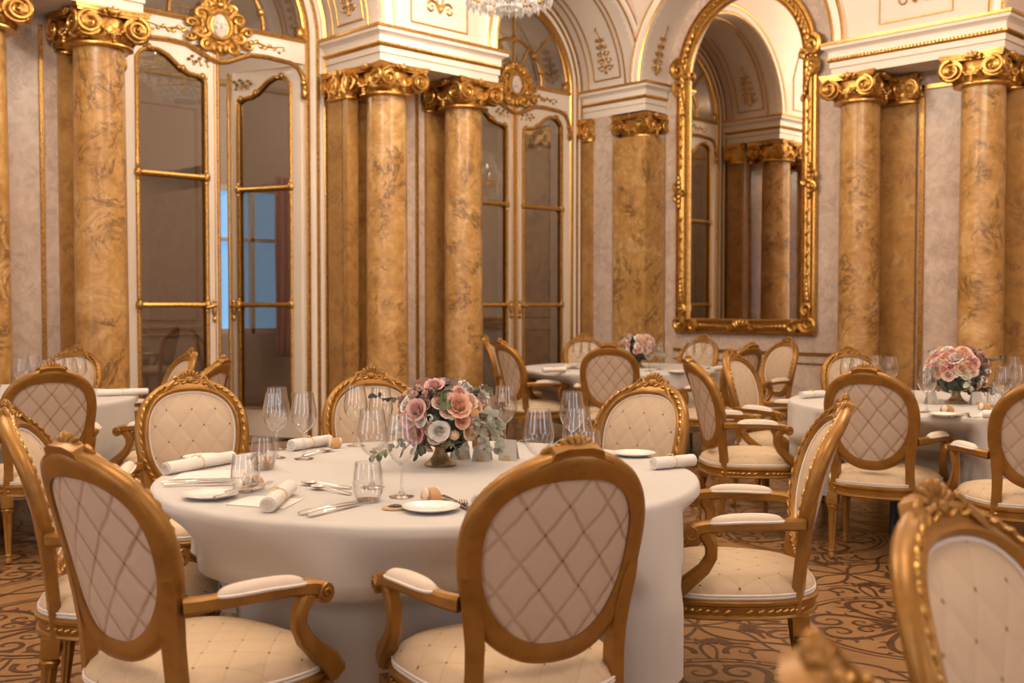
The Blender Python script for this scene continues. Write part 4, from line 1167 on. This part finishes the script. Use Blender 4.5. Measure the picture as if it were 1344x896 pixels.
def lay(src, first, p0, p1):
    o = src if first else copy_tree(src)
    a, b = tp(*p0, ZTAB), tp(*p1, ZTAB); c = (a+b)/2; d = b-a
    o.location = (c.x, c.y, ZTAB+.0006); o.rotation_euler = (0,0,math.atan2(d.y, d.x)); return o, d.length
NK = [((209,625),(312,606),'long white napkin roll tied in the middle on the left rim of the nearest table'), ((352,673),(380,648),'short white napkin roll, its end towards the camera, on the nearest table'),
      ((382,592),(432,584),'white napkin roll by the far rim of the nearest table, left of the flowers'), ((862,616),(905,612),'white napkin roll on the right rim of the nearest table'),
      ((628,668),(664,652),'white napkin roll half hidden by the chair back, on the nearest table'),
      ((128,520),(194,518),'white napkin roll on the right rim of the left-hand table'), ((1052,523),(1080,521),'white napkin roll on the left rim of the right-hand table'),
      ((735,486),(760,482),'upper white napkin roll at the left of the far table'), ((712,489),(742,488),'lower white napkin roll at the left rim of the far table'), ((935,488),(950,486),'white napkin roll at the right rim of the far table'),
      ((1290,549),(1344,551),'white napkin laid flat-rolled on the front of the right-hand table')]
nk = napkin()
for i, (a, b, l) in enumerate(NK):
    o, L = lay(nk, i == 0, a, b); tag(o, l, 'napkin', 'rolled white napkins'); s = max(.65, min(1.2, L/.27)); o.scale = (s, 1, 1)
# cutlery
def strip(mb, st, prof_t=.0022):
    """st: (x, halfwidth, z)"""
    rs = [[(x,-w,z),(x,-w*.5,z+prof_t),(x,w*.5,z+prof_t),(x,w,z),(x,0,z-prof_t*.6)] for x, w, z in st]; mb.rings(rs)
def knife():
    mb = MB(); strip(mb, [(-.115,.005,.004),(-.108,.0085,.005),(-.06,.0075,.006),(-.01,.005,.006),(0,.006,.006)], .004); strip(mb, [(0,.006,.006),(.02,.009,.005),(.08,.0095,.004),(.105,.006,.003),(.115,.001,.003)], .0012); return mb.build('dinner_knife', M['steel'], angle=50)
def fork():
    mb = MB(); strip(mb, [(-.10,.007,.003),(-.09,.009,.004),(-.05,.006,.006),(0,.003,.010),(.03,.0035,.010),(.045,.010,.006),(.055,.0125,.004),(.060,.0125,.004)], .0025)
    for k in range(4): y = -.0105+.007*k; mb.tube([(.058,y,.005),(.08,y,.005),(.10,y*.95,.010)], [.0022,.0020,.0010], 5)
    return mb.build('dinner_fork', M['steel'], angle=50)
def spoon():
    mb = MB(); strip(mb, [(-.10,.007,.003),(-.09,.009,.004),(-.05,.006,.006),(0,.003,.010),(.03,.0035,.010)], .0025)
    for s in (0,): mb.grid(lambda u, v: ((.06+.033*(2*u-1)), .019*(2*v-1)*math.sqrt(max(0, 1-(2*u-1)**2)), .010-.008*(1-min(1, (2*u-1)**2+(2*v-1)**2))), 12, 8)
    o = mb.build('dessert_spoon', M['steel'], angle=60); return o
CUT = {
 'knife': (knife(), [((393,676),(466,660)),((404,679),(474,662)),((210,635),(312,631)),((212,638),(315,636)),((586,656),(612,668)),((1010+240,548),(1262,545))]),
 'fork': (fork(), [((275,662),(350,646)),((290,655),(362,640)),((618,678),(607,660)),((638,680),(622,660)),((322,604),(352,592)),((1276,553),(1266,541)),((1190,545),(1205,540)),((672,585),(690,580))]),
 'spoon': (spoon(), [((455,641),(398,636)),((462,650),(405,640)),((404,598),(432,592)),((1178,541),(1192,539)),((722,586),(742,580))])}
for kind, (src, L) in CUT.items():
    names = {'knife':('polished steel table knife','knife'), 'fork':('polished steel four-tined fork','fork'), 'spoon':('polished steel spoon','spoon')}[kind]
    seq = sorted(L, key=lambda q: (q[0][0] > 930, (q[0][0]+q[1][0])))
    n1 = sum(q[0][0] <= 930 for q in seq); c = [0,0]
    for i, (a, b) in enumerate(seq):
        g = int(a[0] > 930); c[g] += 1; n = (n1, len(seq)-n1)[g]
        o, _ = lay(src, i == 0, a, b)
        o.location.z += .0004*i + (.014 if kind == 'fork' and a[0] < 300 else 0)
        tag(o, (names[0]+', %s from the left on the %s' % (ORD[c[g]-1], TN[1+g])) if n > 1 else names[0]+' on the '+TN[1+g], names[1], names[1]+' settings')
# small wrapped favours
def favour():
    root = empty('party_favour')
    mb = MB(); rs = []
    for k in range(13):
        a = PI*k/12; c = (.0,)
        rs.append([(x, -.030*cos(a)+0*y, .004+.034*sin(a)) if False else (x, -(.024+y)*cos(a), .003+(.024+y)*sin(a)) for x, y in ((-.016,-.0),(.016,-.0),(.016,.012),(-.016,.012))])
    mb.rings(rs); mb.build('band', M['kraft'], root, angle=30)
    mb = MB(); mb.rings([[(x, r*cos(a), .021+r*sin(a)) for a in (2*PI*k/20 for k in range(20))] for x, r in ((-.026,.012),(-.022,.018),(.022,.018),(.026,.012))]); mb.build('cake', M['cream'], root, angle=50)
    return root
put(favour(), 'party_favour', [(1,333,640,.9),(1,347,612,1.1),(1,440,587,.3),(1,566,657,.6),(2,1243,541,.5),(2,1292,538,.2)], 'small cream favour in a tan arched band', 'party favour', 'wrapped party favours')
# menu sheets
def sheet(pts, name, label, cat, m='paper', t=.0012, group=None):
    q = [tp(x, y, ZTAB) for x, y in pts]; mb = MB()
    mb.prism([(v.x, v.y) for v in q], lambda x, y: (x,y,ZTAB+.0002), lambda x, y: (x,y,ZTAB+.0002+t)); o = mb.build(name, M[m], smooth=False); return tag(o, label, cat, group)
sheet([(296,662),(372,668),(398,655),(330,650)], 'menu_card', 'white menu sheet under the short tied napkin roll on the nearest table', 'menu card', group='menu sheets')
sheet([(226,629),(318,627),(322,616),(240,619)], 'menu_card', 'white menu sheet beside the long napkin roll on the nearest table', 'menu card', group='menu sheets')
sheet([(1278,547),(1344,546),(1344,540),(1290,540)], 'menu_card', 'white menu sheet at the front of the right-hand table', 'menu card', group='menu sheets')
# wooden place tag with a dark leaf
def tagobj():
    root = empty('place_tag'); mb = MB(); mb.lathe([(0,0),(.033,0),(.035,.003),(.033,.007),(0,.007)], 28, cap=False); mb.T = None
    o = mb.build('tag_disc', M['wood_tag'], root, angle=40); o.scale = (1,.75,1)
    mb = MB(); mb.grid(lambda u, v: (-.004+.05*(u-.3), .018*(2*v-1)*sin(PI*min(1, u*.96+.02)), .0085+.006*sin(PI*u)-.003*abs(2*v-1)), 8, 6); l = mb.build('leaf', M['olive'], root); md = l.modifiers.new('thickness', 'SOLIDIFY'); md.thickness = .001
    return root
put(tagobj(), 'place_tag', [(1,517,668)], 'oval wooden tag with a dark leaf', 'place tag', None)
# folded place cards with a small gilt holder
def card():
    root = empty('place_card'); mb = MB()
    for s in (-1, 1): 
        mb.prism([(-.036,0),(.036,0),(.028,.075),(-.028,.075)], lambda x, z: (x, s*.020*(1-z/.077)+.0006, z), lambda x, z: (x, s*.020*(1-z/.077)-.0006, z))
    mb.build('folded_card', M['vellum'], root, smooth=False)
    mb = MB(); mb.box((-.010,-.029,0), (.010,-.0225,.018)); mb.build('holder', M['wood_tag'], root, smooth=False)
    return root
put(card(), 'place_card', [(1,604,602,.25),(1,633,604,-.2),(1,668,603,-.3),(2,1222,530,.3),(2,1281,531,.1),(4,8,520,.5)], 'grey folded place card', 'place card', 'folded place cards')

# ------------------------------------------------------------------ flower centrepieces
FC = {'pink':(.70,.34,.32), 'rose':(.76,.47,.44), 'peach':(.84,.50,.36), 'blush':(.84,.62,.52), 'ivory':(.85,.77,.68), 'apricot':(.83,.60,.42), 'mauve':(.42,.27,.23), 'white':(.86,.82,.76)}
for k, c in FC.items():
    m = mat('petal_'+k, c, .6, 0, .3); m.node_tree.nodes['Principled BSDF'].inputs['Subsurface Weight'].default_value = .0; M['p_'+k] = m
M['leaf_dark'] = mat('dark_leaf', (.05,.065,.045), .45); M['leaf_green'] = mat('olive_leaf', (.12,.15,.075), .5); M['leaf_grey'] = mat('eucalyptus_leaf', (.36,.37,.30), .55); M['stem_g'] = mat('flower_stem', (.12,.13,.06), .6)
rnd = random.Random(11)
def frame_of(n):
    n = Vector(n).normalized(); a = n.orthogonal().normalized(); b = n.cross(a); return Matrix((a, b, n)).transposed()
def petal(mb, R, c, ang, r, h, w, open_, ruf=0.):
    ca, sa = cos(ang), sin(ang)
    def P(u, v):
        s = (2*u-1); t = v
        rad = r*(.25+open_*t*t+.55*t*(1-.4*t)); wd = w*math.sin(PI*(.15+.62*t))
        x = rad - .25*w*s*s*(1-t*.3); y = s*wd; z = h*(t-.12*t*t*open_) + ruf*sin(5*s+ang*3)*t
        # curl the lip
        if t > .8: x += (t-.8)*r*.5*open_
        q = Vector((x*ca-y*sa, x*sa+y*ca, z))
        return c + R @ q
    mb.grid(P, 4, 4)
def rose(parent, c, n, r, colr, name='rose', ruf=0.):
    mb = MB(); R = frame_of(n); c = Vector(c)
    k = 0
    for ring, (cnt, f, hh, op) in enumerate(((3,.26,.95,.0),(4,.44,1.0,.08),(5,.62,.98,.20),(6,.82,.90,.38),(7,1.0,.72,.62))):
        for i in range(cnt):
            petal(mb, R, c - R @ Vector((0,0,r*.35)), 2*PI*(i+.4*ring)/cnt+rnd.random()*.3, r*f, r*hh*1.05, r*(.36+.36*f), op, ruf*r)
    mb.ell(c - R @ Vector((0,0,r*.1)), (r*.55,r*.55,r*.45), 8, 6, R)
    return mb.build(name, M['p_'+colr], parent, recalc=False, angle=70)
def ball(parent, c, r, colr, name='blossom'):
    mb = MB(); c = Vector(c); ga = PI*(3-5**.5); N = 46
    mb.ell(c, (r*.8,)*3, 8, 6)
    for i in range(N):
        z = 1-2*(i+.5)/N; q = math.sqrt(1-z*z); d = Vector((q*cos(ga*i), q*sin(ga*i), z)); mb.ell(c+d*r*.85, (r*.22,r*.22,r*.12), 5, 3, frame_of(d))
    return mb.build(name, M['p_'+colr], parent, recalc=False)
def cluster(parent, c, R0, n, r, colr, name='spray'):
    mb = MB(); c = Vector(c)
    for i in range(n):
        d = Vector((rnd.gauss(0,1), rnd.gauss(0,1), rnd.gauss(0,1)+.3)).normalized(); p = c+d*R0*(.6+.4*rnd.random()); F_ = frame_of(d+Vector((rnd.random()-.5, rnd.random()-.5, 0))*.6)
        for k in range(5): a = 2*PI*k/5; mb.ell(p+F_ @ Vector((r*.7*cos(a), r*.7*sin(a), 0)), (r*.55,r*.55,r*.22), 5, 3, F_)
    return mb.build(name, M['p_'+colr], parent, recalc=False)
def sprig(parent, pts, n, L, W, m, name='leaf_sprig', rnd_=None):
    mb = MB(); pts = [Vector(p) for p in pts]
    # smooth the stem
    def at(t):
        k = min(int(t*(len(pts)-1)), len(pts)-2); f = t*(len(pts)-1)-k; return pts[k].lerp(pts[k+1], f)
    mb.tube([at(i/10) for i in range(11)], [.0022-.0012*i/10 for i in range(11)], 5)
    for i in range(n):
        t = .15+.85*(i+.5)/n; p = at(t); tg = (at(min(1, t+.08))-at(max(0, t-.08))).normalized(); sd = tg.orthogonal().normalized()
        d = (Matrix.Rotation(rnd.random()*6.28, 3, tg) @ sd + tg*.5).normalized(); nn = d.cross(tg).normalized(); w2 = nn.cross(d)
        l = L*(.7+.5*rnd.random()); w = W*(.7+.5*rnd.random()); nn = d.cross(w2)
        mb.grid(lambda u, v: p+d*(l*u)+w2*(w*(v-.5)*2*math.sin(PI*(.06+.9*u))**.7)+nn*(.25*l*(u*u-u)+.2*w*(2*v-1)**2), 4, 2)
    return mb.build(name, M[m], parent, recalc=False)
def arrangement():
    root = empty('flower_centrepiece')
    mb = MB(); mb.lathe([(0,0),(.058,0),(.060,.004),(.057,.008),(.045,.016,1),(.030,.032,1),(.021,.052,1),(.020,.064),(.027,.068),(.027,.075),(.020,.080),(.030,.092,1),(.060,.108,1),(.085,.128,1),(.095,.150),(.099,.160),(.092,.160),(.08,.14),(0,.12)], 60, (0,0,0), 20, .10, cap=False)
    mb.build('footed_vase', M['bronze'], root, angle=45)
    S = 366.
    def at(px, py, out=1.0):
        x, z = (px-582)/S, (612-py)/S
        R = .155; zz = (z-.185)/.13; d = 1-(x/R)**2-zz*zz
        y = -R*math.sqrt(max(.02, d))*out
        return Vector((x, y, z)), Vector((x/R, y/R, zz*1.0+.15))
    for px, py, r, c, ruf, nm in ((553,562,.036,'pink',0,'rose'),(556,535,.034,'rose',0,'rose'),(546,546,.030,'rose',0,'rose'),(584,560,.031,'white',.05,'lisianthus'),(607,530,.040,'peach',.12,'carnation'),(622,560,.034,'apricot',0,'rose'),(612,548,.026,'peach',.05,'rose'),(567,585,.020,'blush',0,'rose'),(636,556,.028,'blush',.1,'carnation'),(594,536,.022,'blush',.1,'carnation'),(577,506,.030,'rose',.1,'carnation'),(541,530,.022,'white',.1,'lisianthus'),(560,548,.020,'white',.1,'lisianthus'),(627,545,.018,'white',.1,'lisianthus'),(596,522,.022,'ivory',.1,'carnation'),(640,548,.020,'ivory',.1,'lisianthus'),(622,525,.026,'blush',.08,'carnation')):
        p, n = at(px, py, 1.0); rose(root, p, n, r, c, nm, ruf)
    for px, py, r, c in ((603,567,.0195,'apricot'),(600,543,.012,'ivory'),(617,588,.012,'olive' if False else 'ivory')):
        p, n = at(px, py, 1.02); ball(root, p, r, c)
    for px, py, R0, n, r, c in ((557,516,.034,34,.0085,'mauve'),(572,516,.03,26,.0085,'mauve'),(588,572,.028,24,.007,'mauve'),(545,515,.02,14,.007,'mauve')):
        p, q = at(px, py, .95); cluster(root, p, R0, n, r, c, 'hydrangea')
    for px, py, R0, n, r in ((530,565,.03,22,.005),(533,548,.022,14,.005),(613,507,.03,22,.0042),(545,522,.02,12,.006),(572,545,.015,10,.006)):
        p, q = at(px, py, 1.0); cluster(root, p, R0, n, r, 'white', 'small_spray')
    # smaller blooms tucked between the large ones
    for k in range(30):
        px, py = 534+110*rnd.random(), 508+76*rnd.random()
        p, n = at(px, py, .93); c = ['rose','blush','peach','ivory','apricot','mauve','white','pink'][k % 8]
        rose(root, p, n, .015+.009*rnd.random(), c, 'carnation' if k % 3 else 'rose', .1 if k % 3 else 0)
    # the side away from the camera
    ga = PI*(3-5**.5)
    cols = ['pink','blush','peach','ivory','apricot','rose','white']
    for i in range(40):
        z = .02+.9*((i+.5)/40); a = .35+ (PI-.7)*((i*.618) % 1); q = math.sqrt(max(0,1-(z*.9)**2))
        p = Vector((.15*q*cos(a), .15*q*sin(a), .155+.145*z)); rose(root, p, (p-Vector((0,0,.15))), .024+.012*rnd.random(), cols[i % 7], 'rose' if i % 2 else 'carnation', 0 if i % 2 else .1)
    # dark filling foliage
    mb = MB()
    for i in range(170):
        d = Vector((rnd.gauss(0,1), rnd.gauss(0,1), rnd.gauss(0,.8)+.25)).normalized(); p = Vector((0,0,.17))+Vector((d.x*.125, d.y*.125, d.z*.115)); F_ = frame_of(d+Vector((rnd.random()-.5,rnd.random()-.5,rnd.random()-.5))); l, w = .035+.02*rnd.random(), .012+.006*rnd.random()
        mb.grid(lambda u, v: p+F_ @ Vector((l*(u-.3), w*(2*v-1)*math.sin(PI*(.05+.92*u)), .008*sin(3*u))), 4, 2)
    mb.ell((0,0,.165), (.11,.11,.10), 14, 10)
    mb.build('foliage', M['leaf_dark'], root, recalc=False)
    for k, (m, pts, n, L, W) in enumerate((
        ('leaf_grey', [(.10,-.10,.18),(.165,-.11,.16),(.205,-.10,.10),(.215,-.10,.06)], 24, .030, .013), ('leaf_grey', [(.12,-.06,.20),(.185,-.07,.19),(.22,-.06,.12)], 20, .030, .013), ('leaf_grey', [(.13,-.09,.16),(.16,-.12,.11),(.17,-.12,.06)], 16, .026, .012),
        ('leaf_green', [(.10,-.02,.24),(.15,-.03,.27),(.17,-.03,.285)], 7, .026, .011), ('leaf_green', [(.03,-.13,.27),(.02,-.16,.28)], 5, .04, .018),
        ('leaf_green', [(-.09,-.10,.12),(-.15,-.12,.08),(-.20,-.13,.065),(-.235,-.13,.05)], 10, .030, .010), ('leaf_dark', [(-.09,-.11,.10),(-.12,-.14,.075),(-.13,-.15,.055)], 7, .030, .011),
        ('leaf_dark', [(-.05,-.12,.10),(-.07,-.15,.08),(-.065,-.16,.06)], 5, .034, .014), ('leaf_green', [(.03,-.12,.11),(.06,-.15,.085),(.065,-.15,.055)], 6, .030, .012),
        ('leaf_dark', [(-.11,-.05,.22),(-.16,-.06,.25),(-.20,-.07,.245),(-.235,-.07,.265)], 9, .022, .008), ('leaf_green', [(.0,.1,.2),(.03,.19,.2),(.05,.23,.14)], 9, .03, .012), ('leaf_grey', [(-.1,.1,.18),(-.16,.15,.15),(-.18,.17,.09)], 14, .03, .013))):
        sprig(root, pts, n, L, W, m)
    # translucent brownish leaf and berries
    for px, py in ((627,537),(592,528),(541,516)):
        p, n = at(px, py, 1.06); mb = MB(); F_ = frame_of(n); 
        mb.grid(lambda u, v: p+F_ @ Vector((.052*(u-.5), .02*(2*v-1)*math.sin(PI*(.05+.92*u)), .01*sin(PI*u))), 6, 4); o = mb.build('leaf', M['kraft' if px != 592 else 'leaf_green'], root, recalc=False)
    return root
fa = arrangement()
for i, ((px, py), rz, t, l) in enumerate((((578,610),0,1,'large pink, peach and white flower centrepiece in a footed bronze vase on the nearest table'), ((1255,529),2.2,2,'pink and cream flower centrepiece in a footed vase on the right-hand table'), ((838,482),4.1,3,'small-looking pink flower centrepiece on the far table below the mirror'))):
    o = fa if i == 0 else copy_tree(fa)
    p = tp(px, py, ZTAB); o.location = (p.x,p.y,ZTAB+.0004); o.rotation_euler = (0,0,YAW+rz); tag(o, l, 'flower arrangement', 'flower centrepieces')
    if i == 1: o.scale = (1.08,)*3

# ------------------------------------------------------------------ camera, world, view
cam = bpy.data.cameras.new('camera'); co = bpy.data.objects.new('camera', cam); COL.objects.link(co); SC.camera = co
cam.sensor_width = 36; cam.lens = 36*F/1344; cam.clip_start = .05
co.location = (0,0,CAMH); co.rotation_euler = (PI/2-PITCH, 0, YAW)
cam.dof.use_dof = True; cam.dof.focus_distance = 4.1; cam.dof.aperture_fstop = 3.5
w = bpy.data.worlds.new('world'); SC.world = w; w.use_nodes = True
w.node_tree.nodes['Background'].inputs[0].default_value = (1.,.86,.70,1); w.node_tree.nodes['Background'].inputs[1].default_value = .05
SC.view_settings.view_transform = 'Standard'; SC.view_settings.look = 'None'; SC.view_settings.gamma = 1; SC.view_settings.use_curve_mapping = False
SC.view_settings.exposure = EXPO
SC.cycles.max_bounces = 8; SC.cycles.diffuse_bounces = 4; SC.cycles.glossy_bounces = 5; SC.cycles.transparent_max_bounces = 24; SC.cycles.transmission_bounces = 4
SC.cycles.caustics_reflective = False; SC.cycles.caustics_refractive = False; SC.cycles.sample_clamp_indirect = 6.
SC.cycles.use_denoising = True
